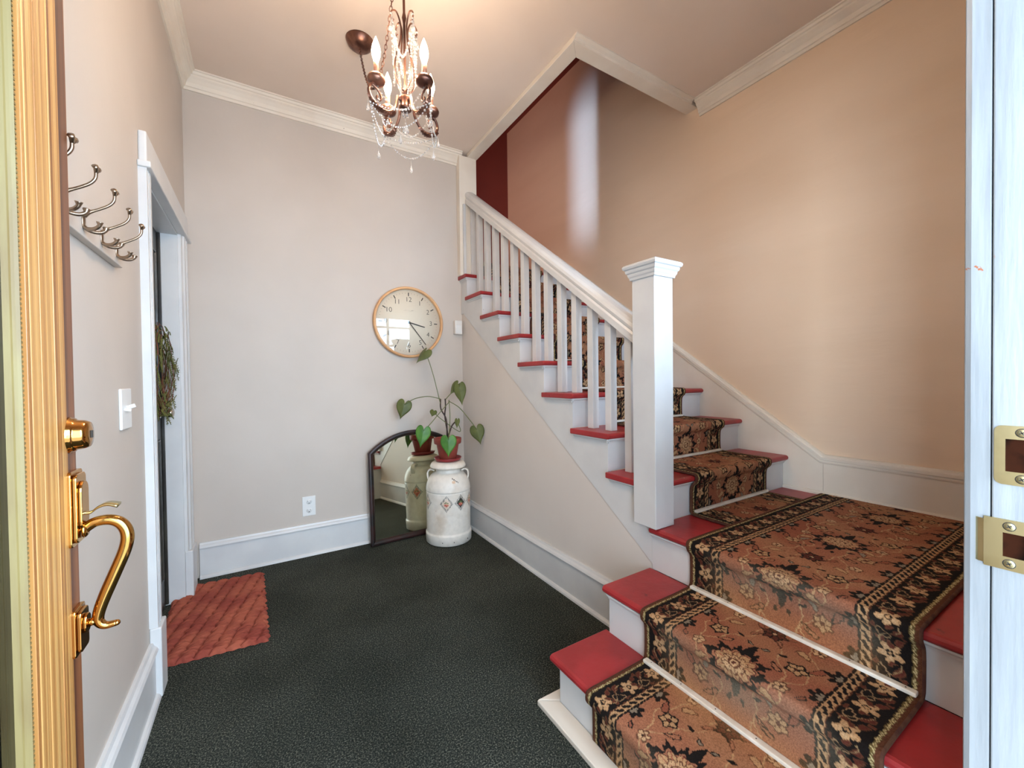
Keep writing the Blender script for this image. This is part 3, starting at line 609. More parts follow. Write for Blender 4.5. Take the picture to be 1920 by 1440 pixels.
    put(e < 0.026, BLACK); spk = ((np.floor(l / 0.0045) + np.floor(a / 0.003)) % 2 == 0)
    put((e < 0.0185) & (e > 0.008), OLV * 0.75); put((e < 0.0165) & (e > 0.010) & spk, sd((196, 178, 130))); put(e < 0.009, BRN * 0.9)
    return C
def runner(name, label, path, across, P, l0, step_l, step_a, wear=()):
    """path: 2-D polyline (u, z); across: function (u, z, a) -> xyz"""
    pts = [np.array(p, float) for p in path]
    for _ in range(3):      # round the corners
        q = [pts[0]]
        for i in range(len(pts) - 1):
            d = np.linalg.norm(pts[i + 1] - pts[i]); c_ = min(0.25, 0.010 / max(d, 1e-6)) if _ == 0 else 0.25
            q += [pts[i] * (1 - c_) + pts[i + 1] * c_, pts[i] * c_ + pts[i + 1] * (1 - c_)]
        q.append(pts[-1]); pts = q
    pts = np.array(pts); seg = np.r_[0, np.cumsum(np.hypot(*np.diff(pts, axis=0).T))]; L = seg[-1]
    nl = int(L / step_l) + 1; na = int(W_R / step_a) + 1; ls = np.linspace(0, L, nl); as_ = np.linspace(0, W_R, na)
    u = np.interp(ls, seg, pts[:, 0]); z = np.interp(ls, seg, pts[:, 1])
    wv = 0.0012 * np.sin(ls * 37)
    A, Lg = np.meshgrid(as_, ls); co = across(u, z, A, wv)
    me = bpy.data.meshes.new(name); N = nl * na
    idx = np.arange(N).reshape(nl, na); f = np.stack([idx[:-1, :-1], idx[1:, :-1], idx[1:, 1:], idx[:-1, 1:]], -1).reshape(-1, 4)
    me.vertices.add(N); me.vertices.foreach_set('co', co.reshape(-1).astype(np.float32)); me.loops.add(f.size); me.loops.foreach_set('vertex_index', f.reshape(-1).astype(np.int32))
    me.polygons.add(len(f)); me.polygons.foreach_set('loop_start', (np.arange(len(f)) * 4).astype(np.int32)); me.polygons.foreach_set('loop_total', np.full(len(f), 4, np.int32))
    me.polygons.foreach_set('use_smooth', np.ones(len(f), bool)); me.update(calc_edges=True)
    at = me.color_attributes.new('pattern', 'FLOAT_COLOR', 'POINT'); cl = paint(A, Lg, P, l0, wear); cl = np.concatenate([cl, np.ones(cl.shape[:2] + (1,))], -1)
    at.data.foreach_set('color', cl.reshape(-1).astype(np.float32)); me.materials.append(M['runner'])
    root = bpy.data.objects.new(name, None); COL.objects.link(root); tag(root, label, 'stair runner'); root.location = co[0, na // 2]
    o = bpy.data.objects.new('pile', me); COL.objects.link(o); o.parent = root; o.matrix_parent_inverse = Matrix.Translation(root.location).inverted()
    # bound edges: a thin bead down each long side, with real thickness
    dn = np.stack([-(np.gradient(z)), np.gradient(u)], -1); dn /= np.linalg.norm(dn, axis=1)[:, None] + 1e-9
    for s_ in (0, na - 1):
        k = max(1, int(0.012 / step_l)); ii = list(range(0, nl, k)) + [nl - 1]
        pa = [Vector(co[i, s_]) for i in ii]
        out = (Vector(co[0, s_]) - Vector(co[0, na // 2])).normalized(); vs = []
        n_ = len(ii)
        for j, i in enumerate(ii):
            c0 = co[i, s_]; cm = across(u[i:i + 1] - dn[i:i + 1, 0] * 0.009, z[i:i + 1] - dn[i:i + 1, 1] * 0.009, A[i:i + 1, s_:s_ + 1], wv[i:i + 1])[0, 0]
            p0 = Vector(c0); p1 = Vector(cm); nrm = (p0 - p1).normalized()
            for ang in (0, 0.6, 1.3, 2.0, 2.7):
                vs.append(p1 + (p0 - p1) * (0.5 + 0.58 * math.cos(ang)) + out * 0.0065 * math.sin(ang))
        fs = [(j * 5 + i, j * 5 + i + 1, j * 5 + 6 + i, j * 5 + 5 + i) for j in range(n_ - 1) for i in range(4)]
        mb = MB().add(vs, fs, True); mb.rec = True; bo = mb.build('binding', 'binding'); bo.parent = root; bo.matrix_parent_inverse = Matrix.Translation(root.location).inverted()
    return root
h_ = 0.011
lo = [(0.899, 0.021), (0.899, R - 0.046), (0.868, R - 0.030), (0.869, R + 0.004), (0.886, R + h_), (1.150, R + h_), (1.151, 2 * R - 0.048), (1.128, 2 * R - 0.030), (1.129, 2 * R + 0.004), (1.146, 2 * R + h_), (1.414, 2 * R + h_),
      (1.415, ZL - 0.052), (1.390, ZL - 0.030), (1.390, ZL + 0.004), (1.406, ZL + h_), (XT - 0.036, ZL + h_)]
ylo = 0.332
runner('stair_runner', 'patterned rust runner over the two lowest steps and across the landing', lo, lambda u, z, A, wv: np.stack([np.broadcast_to(u[:, None], A.shape), ylo + A, np.broadcast_to((z + wv * 0.3)[:, None], A.shape)], -1), 0.455, 0.455 * 0.43, 0.0026, 0.0026, wear=((0.10, 0.06, 0.7), (0.56, 0.07, 1.0), (1.04, 0.06, 0.9)))
up = [(0.992, ZL + h_ - 0.001), (1.168, ZL + h_ - 0.001)]
for k in range(1, NU + 1):
    yn = Y1 + (k - 1) * G; z = (3 + k) * R
    up += [(yn + 0.017, z - R + h_), (yn + 0.017, z - 0.052), (yn - 0.012, z - 0.030), (yn - 0.012, z + 0.004), (yn + 0.004, z + h_)]
up.append((YW - 0.05, (3 + NU) * R + h_))
xup = 1.686
runner('stair_runner', 'patterned rust runner climbing the upper flight behind the balusters', up, lambda u, z, A, wv: np.stack([xup + A, np.broadcast_to(u[:, None], A.shape), np.broadcast_to((z + wv * 0.3)[:, None], A.shape)], -1), 0.449, 0.262, 0.0036, 0.0036)
# white strips nailed across the runner at the foot of each riser
def strip(x0, x1, y0, y1, z): 
    p = part(MB().box(x0, x1, y0, y1, z, z + 0.012), 'carpet_strip', 'strip', st, 0.003, label='white wooden strip nailed over the runner'); 
    return p
sp = strip(1.126, 1.1475, 0.338, 0.978, R + h_ + 0.001); sp2 = strip(1.392, 1.4125, 0.338, 0.978, 2 * R + h_ + 0.001)
for k in range(1, NU + 1):
    yn = Y1 + (k - 1) * G; z = (2 + k) * R; strip(1.70, 2.33, yn - 0.003, yn + 0.0155, z + h_ + 0.001)
for i in range(6):
    for x, z, pp_ in ((1.137, R + h_ + 0.013, sp), (1.402, 2 * R + h_ + 0.013, sp2)):
        nl_ = MB().lathe([(0.0022, 0), (0.0018, 0.0006), (0.0005, 0.0008)], 8, Matrix.Translation((x, 0.36 + i * 0.118, z - 0.0002))).build('nail_head', 'slot'); nl_.parent = pp_

# ================================================================== ENTRANCE DOOR (open against the left wall)
t = thing('door_1', 'varnished fir entrance door, open inwards, with brass handleset and glass', 'door', (-0.33, 0.16, 0), kind='structure')
fx, bx = -0.31, -0.354; zt = 2.10
part(MB().box(bx, fx - 0.002, 1.064, 1.116, 0.012, zt), 'edge_stile', 'fir_dark', t, 0.004, label='darker weathered outer edge of the stile')
yy = [0.929, 0.938, 0.949, 0.973, 1.000, 1.023, 1.064]
for i in range(len(yy) - 1):
    part(MB().box(bx, fx + (0.0012 if i % 2 else 0.0), yy[i], yy[i + 1], 0.012, zt), 'stile_stave', 'fir', t, 0.0012)
part(MB().box(bx, fx - 0.006, 0.912, 0.929, 0.30, 2.0), 'seal_lip', 'bead_pale', t, 0.001)
mb = MB()
for i in range(230): mb.box(fx - 0.007, fx - 0.004, 0.9145, 0.9265, 0.302 + i * 0.0074, 0.3055 + i * 0.0074)
o = part(mb, 'seal_ribs', 'bead', t); o['kind'] = 'stuff'
mb = MB(); mb.prism([(fx - 0.002, 0.912), (fx + 0.000, 0.909), (fx - 0.004, 0.9075), (fx - 0.0075, 0.9065), (fx - 0.009, 0.9045), (fx - 0.016, 0.903), (bx + 0.01, 0.903), (bx + 0.01, 0.912)], 'z', 0.30, 2.0); part(mb, 'glazing_bead', 'bead', t)
part(MB().box(fx - 0.020, fx - 0.016, 0.28, 0.906, 0.30, 2.0), 'pane', 'glass', t)
mb = MB(); mb.box(bx, fx, 0.16, 0.28, 0.012, zt); part(mb, 'hinge_stile', 'fir', t, 0.002)
mb = MB().box(bx, fx, 0.28, 0.929, 0.012, 0.30); part(mb, 'bottom_rail', 'fir', t, 0.002); mb = MB().box(bx, fx, 0.28, 0.929, 2.0, zt); part(mb, 'top_rail', 'fir', t, 0.002)
# deadbolt
RY = Matrix.Rotation(PI / 2, 4, 'Y')
db = MB().lathe([(0.034, 0), (0.034, 0.003), (0.031, 0.005), (0.0315, 0.008), (0.029, 0.010), (0.028, 0.012), (0.027, 0.021), (0.0235, 0.028), (0.012, 0.0295), (0.002, 0.0295)], 36, Matrix.Translation((fx - 0.002, 1.084, 1.112)) @ RY)
d_ = part(db, 'deadbolt', 'brass', t)
part(MB().box(fx + 0.027, fx + 0.030, 1.0825, 1.0855, 1.105, 1.119), 'keyway', 'slot', d_)
# handleset
hs = MB(); hy = 1.085
def pill(mb, x0, x1, yc, zc, hw, hh, r_, inset=0.0):
    out = []
    for cy, cz, a0 in ((yc + hw - r_, zc + hh - r_, 0), (yc - hw + r_, zc + hh - r_, 90), (yc - hw + r_, zc - hh + r_, 180), (yc + hw - r_, zc - hh + r_, 270)):
        for k in range(5):
            a = math.radians(a0 + k * 22.5); out.append((cy + (r_) * math.cos(a), cz + (r_) * math.sin(a)))
    mb.prism(out, 'x', x0, x1)
pill(hs, fx - 0.002, fx + 0.006, hy, 0.975, 0.030, 0.070, 0.008); pill(hs, fx + 0.006, fx + 0.012, hy, 0.975, 0.025, 0.064, 0.010)
pill(hs, fx + 0.012, fx + 0.017, hy, 0.978, 0.019, 0.046, 0.018)
h1 = part(hs, 'handle_escutcheon', 'brass', t, 0.0015)
ls = MB(); pill(ls, fx - 0.002, fx + 0.006, hy, 0.742, 0.026, 0.044, 0.006); pill(ls, fx + 0.006, fx + 0.012, hy, 0.742, 0.021, 0.038, 0.008); pill(ls, fx + 0.012, fx + 0.017, hy, 0.752, 0.014, 0.018, 0.013)
h2 = part(ls, 'handle_foot', 'brass', t, 0.0015)
gp = smooth_path([(fx + 0.012, hy, 0.930), (fx + 0.030, hy, 0.942), (fx + 0.052, hy, 0.942), (fx + 0.068, hy, 0.930), (fx + 0.075, hy, 0.908), (fx + 0.071, hy, 0.880), (fx + 0.056, hy, 0.838), (fx + 0.040, hy, 0.795), (fx + 0.031, hy, 0.764), (fx + 0.031, hy, 0.748), (fx + 0.040, hy, 0.738), (fx + 0.056, hy, 0.738)], 6)
n = len(gp); gr = [0.0092 + 0.0015 * math.sin(PI * i / n) - 0.0035 * max(0, (i - n * 0.6) / (n * 0.4)) for i in range(n)]
gb = MB().tube(gp, gr, 14); gb.ball((fx + 0.056, hy, 0.738), 0.0058, 12, 8); gb.tube([(fx + 0.012, hy, 0.750), (fx + 0.032, hy, 0.752)], 0.0075, 12)
gb.lathe([(0.014, 0), (0.014, 0.003), (0.010, 0.006)], 16, Matrix.Translation((fx + 0.014, hy, 0.930)) @ RY)
part(gb, 'grip', 'brass', t)
tp = smooth_path([(fx + 0.012, hy, 0.966), (fx + 0.024, hy, 0.964), (fx + 0.034, hy, 0.972), (fx + 0.048, hy, 0.977), (fx + 0.064, hy, 0.972)], 5)
tb = MB(); n = len(tp); vs = []
for i, p in enumerate(tp):
    hw = 0.005 + 0.010 * max(0.0, (i - n * 0.35) / (n * 0.65)) ** 0.7
    vs += [p + Vector((0, -hw, 0)), p + Vector((0, hw, 0)), p + Vector((0, hw, -0.0045)), p + Vector((0, -hw, -0.0045))]
tb.add(vs, [(i * 4 + j, i * 4 + (j + 1) % 4, i * 4 + 4 + (j + 1) % 4, i * 4 + 4 + j) for i in range(n - 1) for j in range(4)] + [(0, 1, 2, 3), (4 * n - 4, 4 * n - 3, 4 * n - 2, 4 * n - 1)], True); tb.rec = True
part(tb, 'thumb_latch', 'pale_brass', t, label='pale brass thumb latch')

# ================================================================== COAT RACK
t = thing('coat_rack', 'pale board of brushed nickel coat hooks on the left wall', 'coat rack', (XL, 1.3, 1.6))
part(MB().box(XL, XL + 0.02, 0.80, 1.715, 1.566, 1.655), 'rack_board', 'wall', t, 0.002)
hx = XL + 0.02
for i in range(5):
    y = 1.652 - i * 0.1325
    root = bpy.data.objects.new('hook', None)
    mb = MB()
    mb.lathe([(0.0085, 0), (0.0085, 0.0015), (0.006, 0.004), (0.002, 0.005)], 16, Matrix.Translation((hx, y, 1.604)) @ Matrix.Diagonal((1, 1, 2.3, 1)) @ RY)
    ap = smooth_path([(hx + 0.002, y, 1.616), (hx + 0.012, y, 1.626), (hx + 0.030, y, 1.637), (hx + 0.048, y, 1.650), (hx + 0.057, y, 1.664), (hx + 0.058, y, 1.680)], 5)
    n = len(ap); mb.tube(ap, [0.0062 - 0.0028 * min(1, i_ / 8) for i_ in range(n)], 8)
    # flared fan tip
    zt_ = 1.680
    for s_ in (-1, 1):
        mb.tube([(hx + 0.058, y, zt_ - 0.004), (hx + 0.058 + 0.0015, y + s_ * 0.005, zt_ + 0.004), (hx + 0.058 + 0.001, y + s_ * 0.010, zt_ + 0.007)], [0.0034, 0.0048, 0.0062], 8)
    for s_ in (-1, 1):
        lp = smooth_path([(hx + 0.002, y, 1.590), (hx + 0.010, y + s_ * 0.008, 1.583), (hx + 0.024, y + s_ * 0.016, 1.583), (hx + 0.034, y + s_ * 0.021, 1.590), (hx + 0.036, y + s_ * 0.023, 1.599)], 4)
        n = len(lp); mb.tube(lp, [0.0044 if i_ < n - 3 else 0.0044 + 0.0030 * (i_ - n + 4) / 3 for i_ in range(n)], 8)
    part(mb, 'hook', 'nickel', t)

# ================================================================== WALL FITTINGS
t = thing('light_switch', 'white toggle light switch plate on the left wall', 'light switch', (XL, 1.80, 1.125))
part(MB().box(XL, XL + 0.008, 1.722, 1.832, 1.060, 1.190), 'switch_plate', 'plastic', t, 0.003)
mb = MB(); mb.box(-0.004, 0.022, -0.005, 0.005, -0.006, 0.006, Matrix.Translation((XL + 0.008, 1.775, 1.128)) @ Matrix.Rotation(-0.35, 4, 'Y')); part(mb, 'toggle', 'plastic', t, 0.001)
mb = MB().box(-0.004, 0.016, -0.005, 0.005, -0.004, 0.004, Matrix.Translation((XL + 0.008, 1.752, 1.124)) @ Matrix.Rotation(0.2, 4, 'Y')); part(mb, 'toggle', 'plastic', t, 0.001)
t = thing('power_outlet', 'white double power outlet low on the back wall', 'power outlet', (0.256, YB, 0.34))
part(MB().box(0.215, 0.297, YB - 0.006, YB, 0.273, 0.407), 'outlet_plate', 'plastic', t, 0.002)
for z in (0.310, 0.370):
    p = part(MB().lathe([(0.0175, 0), (0.0170, 0.002), (0.002, 0.002)], 24, Matrix.Translation((0.256, YB - 0.006, z)) @ Matrix.Rotation(PI / 2, 4, 'X')), 'socket', 'plastic', t)
    mb = MB(); mb.box(0.2485, 0.2505, YB - 0.0088, YB - 0.0075, z - 0.001, z + 0.008); mb.box(0.261, 0.263, YB - 0.0088, YB - 0.0075, z + 0.000, z + 0.008); mb.box(0.2535, 0.2585, YB - 0.0088, YB - 0.0075, z - 0.011, z - 0.006)
    s_ = part(mb, 'slots', 'slot', p)
t = thing('motion_sensor', 'small white sensor box on the back wall below the stringer', 'sensor', (1.385, YB, 1.63))
part(MB().box(1.352, 1.418, YB - 0.045, YB, 1.575, 1.690), 'housing', 'sensor', t, 0.006)
part(MB().box(1.360, 1.410, YB - 0.047, YB - 0.044, 1.585, 1.650), 'sensor_lens', 'plastic', t, 0.001)

# ================================================================== CLOCK
cx, cz, cr = 0.977, 1.651, 0.2745
t = thing('wall_clock', 'round white wall clock with a pale beech rim on the back wall', 'clock', (cx, YB, cz))
RX = Matrix.Translation((cx, YB, cz)) @ Matrix.Rotation(PI / 2, 4, 'X')
part(MB().lathe([(cr - 0.012, 0), (cr - 0.002, 0.003), (cr, 0.012), (cr, 0.032), (cr - 0.003, 0.040), (cr - 0.010, 0.044), (cr - 0.016, 0.043), (cr - 0.019, 0.036), (cr - 0.020, 0.014)], 96, RX, close=False), 'rim', 'beech', t)
part(MB().lathe([(cr - 0.016, 0.004), (cr - 0.018, 0.012), (0.001, 0.012)], 64, RX), 'dial', 'dial', t)
def on_dial(mb_pts, name, par, z=0.013, label=None): pass
pale = mat('pale_print', (150, 140, 128), 0.6)
for i in range(60):
    a = 2 * PI * i / 60; r0, r1, w_ = (0.205, 0.232, 0.0035) if i % 5 == 0 else (0.224, 0.231, 0.0009)
    part(MB().box(-w_, w_, r0, r1, 0.0121, 0.0128, RX @ Matrix.Rotation(-a, 4, 'Z')), 'hour_mark' if i % 5 == 0 else 'minute_mark', 'ink' if i % 5 == 0 else pale, t)
def text(s_, size, loc, par, m, name='numeral'):
    c = bpy.data.curves.new('txt', 'FONT'); c.body = s_; c.size = size; c.align_x = 'CENTER'; c.align_y = 'CENTER'; c.extrude = 0.0003; c.offset = -0.0006
    o = bpy.data.objects.new('tmp', c); COL.objects.link(o); dg = bpy.context.evaluated_depsgraph_get(); me = bpy.data.meshes.new_from_object(o.evaluated_get(dg)); bpy.data.objects.remove(o)
    me.transform(RX @ Matrix.Translation(loc)); me.materials.clear(); me.materials.append(M[m] if isinstance(m, str) else m); o = bpy.data.objects.new(name, me); COL.objects.link(o); o.parent = par; o.matrix_parent_inverse = Matrix.Translation(par.location).inverted(); return o
for i in range(1, 13):
    a = 2 * PI * i / 12; text(str(i), 0.052, (0.178 * math.sin(a), 0.178 * math.cos(a), 0.0125), t, 'ink')
text('N E W G A T E', 0.0125, (0.0, 0.092, 0.0125), t, mat('dial_lettering', (120, 108, 96), 0.6), 'lettering')
def hand(name, deg, L, w0, w1, z, tail=0.03):
    mb = MB(); mb.add([(-w0, -tail, 0), (w0, -tail, 0), (w1, L, 0), (-w1, L, 0), (-w0, -tail, 0.0014), (w0, -tail, 0.0014), (w1, L, 0.0014), (-w1, L, 0.0014)], [(0, 3, 2, 1), (4, 5, 6, 7), (0, 1, 5, 4), (1, 2, 6, 5), (2, 3, 7, 6), (3, 0, 4, 7)])
    tr = RX @ Matrix.Translation((0, 0, z)) @ Matrix.Rotation(math.radians(-deg), 4, 'Z'); mb.v = [tuple(tr @ Vector(v)) for v in mb.v]; part(mb, name, 'ink', t)
hand('hour_hand', 104, 0.130, 0.0045, 0.0035, 0.018, 0.012); hand('minute_hand', 142, 0.215, 0.0032, 0.0022, 0.022, 0.014)
part(MB().lathe([(0.008, 0.012), (0.008, 0.026), (0.002, 0.027)], 16, RX), 'hub', 'ink', t)
part(MB().lathe([(cr - 0.018, 0.0335), (cr - 0.0185, 0.0350), (0.001, 0.0350)], 64, RX, smooth=False), 'glass_cover', 'clock_glass', t)

# ================================================================== MIRROR
mw, mh, ms = 0.352, 0.815, 0.672
mcx = 0.641 + mw
t = thing('arched_mirror', 'black framed arched mirror leaning on the back wall behind the milk can', 'mirror', (mcx, 3.045, 0))
tilt = math.atan2(0.044, 0.8)
MM = Matrix.Translation((mcx, 3.062, 0.002)) @ Matrix.Rotation(math.radians(3.6), 4, 'Z') @ Matrix.Rotation(-tilt, 4, 'X')
arc = []; rise = mh - ms; Ra = (mw ** 2 + rise ** 2) / (2 * rise); a0 = math.asin(mw / Ra)
for k in range(25):
    a = a0 - 2 * a0 * k / 24; arc.append((Ra * math.sin(a), mh - Ra + Ra * math.cos(a)))
def outline(d):
    Rd = Ra - d; w = mw - d; zc = mh - Ra; ad = math.asin(w / Rd); pts = [(-w, d), (w, d)]
    return pts + [(Rd * math.sin(ad - 2 * ad * k / 24), zc + Rd * math.cos(ad - 2 * ad * k / 24)) for k in range(25)]
mb = MB(); lay = [(0.0, 0.0), (0.0, -0.022), (0.005, -0.028), (0.016, -0.029), (0.026, -0.023), (0.032, -0.018), (0.036, -0.010), (0.038, -0.007), (0.038, 0.0)]
vs = []; n = len(outline(0))
for d, y in lay: vs += [MM @ Vector((p, y, q)) for p, q in outline(d)]
k = len(lay); mb.add(vs, [(i * n + j, i * n + (j + 1) % n, ((i + 1) % k) * n + (j + 1) % n, ((i + 1) % k) * n + j) for i in range(k) for j in range(n)]); mb.rec = True
part(mb, 'frame', 'frame_black', t)
mb = MB(); ol = outline(0.036); n = len(ol); mb.add([MM @ Vector((p, -0.006, q)) for p, q in ol] + [MM @ Vector((p, -0.002, q)) for p, q in ol], [tuple(range(n)), tuple(range(2 * n - 1, n - 1, -1))] + [(i, i + n, (i + 1) % n + n, (i + 1) % n) for i in range(n)]); mb.rec = True
part(mb, 'mirror_glass', 'mirror', t)

# ================================================================== MILK CAN
CX, CY = 1.177, 2.862
t = thing('milk_can', 'white enamelled milk can with checkered fruit diamonds beside the mirror', 'milk can', (CX, CY, 0))
prof = [(0.160, 0.003), (0.168, 0.010), (0.170, 0.070), (0.169, 0.078), (0.164, 0.082), (0.163, 0.09)]
for k in range(1, 70): prof.append((0.163, 0.09 + k * (0.378 - 0.09) / 69))
prof += [(0.161, 0.380), (0.161, 0.383), (0.165, 0.386)]
for k in range(1, 40):
    s_ = k / 39; ang = s_ * PI / 2; prof.append((0.165 - 0.068 * (1 - math.cos(ang)) ** 1.0 if s_ > 0 else 0.165, 0.388 + 0.125 * (0.30 * s_ + 0.70 * math.sin(ang * 0.98)) ))
prof += [(0.093, 0.517), (0.091, 0.524), (0.0915, 0.556)]
seg = 420; n = len(prof)
mb = MB().lathe(prof, seg, Matrix.Translation((CX, CY, 0))); o = part(mb, 'can_body', 'can', t)
me = o.data; co = np.empty(len(me.vertices) * 3); me.vertices.foreach_get('co', co); co = co.reshape(-1, 3)
ang = np.degrees(np.arctan2(co[:, 1] - CY, co[:, 0] - CX)); z = co[:, 2]; Cc = np.tile(sd((226, 220, 210)), (len(co), 1))
def diamond(a0, zc, hw, hh, centre, rot=0.0, part_=None):
    u = (ang - a0 + 180) % 360 - 180; u = np.radians(u) * 0.165; v = z - zc
    if rot: ca, sa = math.cos(rot), math.sin(rot); u, v = u * ca + v * sa, -u * sa + v * ca
    d = np.abs(u) / hw + np.abs(v) / hh; ok = d < 1
    if part_ is not None: ok &= part_(u, v)
    p = (u / hw + v / hh); q = (u / hw - v / hh)
    chk = (np.floor((p + 1) * 7.5) + np.floor((q + 1) * 7.5)) % 2 == 0
    rim = ok & (d > 0.70); Cc[rim & chk] = sd((40, 40, 38)); inn = ok & (d <= 0.66); Cc[inn] = sd(centre)
    for du, dv, rr, cl in ((-0.009, -0.008, 0.0085, (190, 100, 88)), (0.008, -0.009, 0.0080, (206, 128, 100)), (0.0, -0.016, 0.0065, (176, 84, 74)), (-0.004, 0.010, 0.0055, (92, 120, 70)), (0.010, 0.007, 0.005, (98, 124, 74)), (0.0, 0.001, 0.004, (214, 170, 130)), (-0.013, 0.006, 0.004, (92, 112, 74))):
        Cc[inn & (np.hypot(u - du, (v - dv) * 1.1) < rr)] = sd(cl)
diamond(-117.5, 0.312, 0.049, 0.060, (222, 206, 190)); diamond(-80, 0.312, 0.049, 0.060, (38, 38, 34)); diamond(-43, 0.312, 0.049, 0.060, (216, 184, 156)); diamond(-178, 0.312, 0.049, 0.060, (212, 196, 176)); 
diamond(140, 0.312, 0.049, 0.060, (200, 120, 96)); diamond(98, 0.316, 0.049, 0.060, (60, 60, 52), part_=lambda u, v: v > 0)
for k in range(9): 
    u = np.radians((ang + 94 + 180) % 360 - 180) * 0.13; m_ = (np.abs(u - (-0.014 + k * 0.0045)) < 0.0022) & (np.abs(z - (0.485 - k * 0.0035) - 0.002 * (k % 2)) < 0.0030); Cc[m_] = sd((46, 42, 38))
m_ = (np.hypot(np.radians((ang + 97 + 180) % 360 - 180) * 0.13, (z - 0.462) * 1.2) < 0.012); Cc[m_] = sd((216, 186, 156))
at = me.color_attributes.new('pattern', 'FLOAT_COLOR', 'POINT'); at.data.foreach_set('color', np.c_[Cc, np.ones(len(Cc))].reshape(-1).astype(np.float32))
def plain(o, c):
    me = o.data; n = len(me.vertices); at = me.color_attributes.new('pattern', 'FLOAT_COLOR', 'POINT'); at.data.foreach_set('color', np.tile(np.r_[sd(c), 1], n).astype(np.float32)); return o
plain(part(MB().lathe([(0.092, 0.5565), (0.131, 0.552), (0.133, 0.556), (0.131, 0.566), (0.122, 0.582), (0.106, 0.592), (0.04, 0.594), (0.001, 0.594)], 64, Matrix.Translation((CX, CY, 0))), 'lid', 'can', t), (232, 222, 208))
for s_ in (-1, 1):
    # side handles, turned so that both show beyond the neck
    dx, dy = math.cos(math.radians(-28)) * s_, math.sin(math.radians(-28)) * s_
    pp = smooth_path([(CX + dx * 0.100, CY + dy * 0.100, 0.522), (CX + dx * 0.125, CY + dy * 0.125, 0.532), (CX + dx * 0.145, CY + dy * 0.145, 0.522), (CX + dx * 0.152, CY + dy * 0.152, 0.495), (CX + dx * 0.146, CY + dy * 0.146, 0.458)], 5)
    mb = MB().sweep(pp, [(-0.014, -0.003), (0.014, -0.003), (0.014, 0.003), (-0.014, 0.003)], up=(-dy, dx, 0)); 
    mb = MB(); n = len(pp); tn = Vector((-dy, dx, 0)); vs = []
    for i, p in enumerate(pp):
        d = (pp[min(i + 1, n - 1)] - pp[max(i - 1, 0)]).normalized(); nr = d.cross(tn).normalized()
        for a, b_ in ((-1, -1), (1, -1), (1, 1), (-1, 1)): vs.append(p + tn * a * 0.017 + nr * b_ * 0.005)
    mb.add(vs, [(i * 4 + j, i * 4 + (j + 1) % 4, i * 4 + 4 + (j + 1) % 4, i * 4 + 4 + j) for i in range(n - 1) for j in range(4)] + [(3, 2, 1, 0), (4 * n - 4, 4 * n - 3, 4 * n - 2, 4 * n - 1)]); mb.rec = True
    plain(part(mb, 'can_handle', 'can', t, 0.001), (222, 214, 202))
for a in (-128, -100, -60):
    p = (CX + 0.170 * math.cos(math.radians(a)), CY + 0.170 * math.sin(math.radians(a)), 0.035)
    part(MB().ball(p, 0.0035, 8, 6), 'rivet', 'slot', t)

# ================================================================== SAUCER AND PLANT
ZP = 0.5945
t = thing('plant_saucer', 'glossy dark red saucer on the lid of the milk can', 'saucer', (CX, CY, ZP))
part(MB().lathe([(0.070, 0), (0.090, 0.004), (0.103, 0.024), (0.101, 0.027), (0.096, 0.024), (0.086, 0.010), (0.060, 0.008), (0.001, 0.008)], 48, Matrix.Translation((CX, CY, ZP))), 'dish', 'saucer', t)
t = thing('potted_philodendron', 'terracotta pot of trailing heart-leaved plant standing on the milk can', 'plant', (CX, CY, ZP + 0.009))
zp = ZP + 0.009
part(MB().lathe([(0.058, 0), (0.062, 0.002), (0.084, 0.118), (0.085, 0.120), (0.098, 0.121), (0.101, 0.124), (0.104, 0.158), (0.102, 0.161), (0.095, 0.161), (0.092, 0.156), (0.088, 0.138), (0.001, 0.138)], 56, Matrix.Translation((CX, CY, zp))), 'pot', 'terracotta', t)
sb = MB().lathe([(0.0885, 0.138), (0.06, 0.146), (0.03, 0.143), (0.001, 0.147)], 40, Matrix.Translation((CX, CY, zp))); part(sb, 'soil', 'soil', t)
K = 1.0262
def kp(p): return Vector((p[0] * K, p[1] * K, 1.209 + (p[2] - 1.209) * K))
WOOD = [[(1.143, 2.788, 0.78), (1.14, 2.792, 0.911), (1.108, 2.812, 0.989), (1.103, 2.805, 1.062)], [(1.155, 2.792, 0.778), (1.136, 2.806, 0.929), (1.137, 2.795, 1.002), (1.136, 2.797, 1.064)], [(1.149, 2.784, 0.78), (1.172, 2.771, 0.858), (1.194, 2.758, 0.892)]]
GREEN = [[(1.102, 2.805, 1.029), (1.087, 2.816, 1.107), (1.067, 2.83, 1.211), (1.044, 2.857, 1.323), (1.019, 2.874, 1.408)],
 [(1.103, 2.805, 1.063), (1.047, 2.828, 1.079), (0.999, 2.845, 1.082), (0.933, 2.886, 1.066), (0.873, 2.922, 1.027)],
 [(1.158, 2.771, 1.041), (1.087, 2.778, 0.967), (1.017, 2.773, 0.895), (0.957, 2.761, 0.845)],
 [(1.16, 2.782, 1.054), (1.144, 2.731, 0.935), (1.119, 2.686, 0.845), (1.097, 2.651, 0.781)],
 [(1.156, 2.784, 1.047), (1.219, 2.745, 1.001), (1.272, 2.723, 0.934), (1.339, 2.692, 0.834)],
 [(1.138, 2.795, 1.057), (1.179, 2.794, 1.099), (1.236, 2.76, 1.142)],
 [(1.142, 2.793, 1.064), (1.173, 2.798, 1.092), (1.242, 2.815, 1.161)],
 [(1.062, 2.84, 0.969), (1.104, 2.814, 0.919), (1.23, 2.758, 0.819), (1.209, 2.749, 0.902)]]
for w in WOOD: part(MB().tube(smooth_path([kp(p) for p in w], 6), 0.0055, 8), 'stem', 'bark', t)
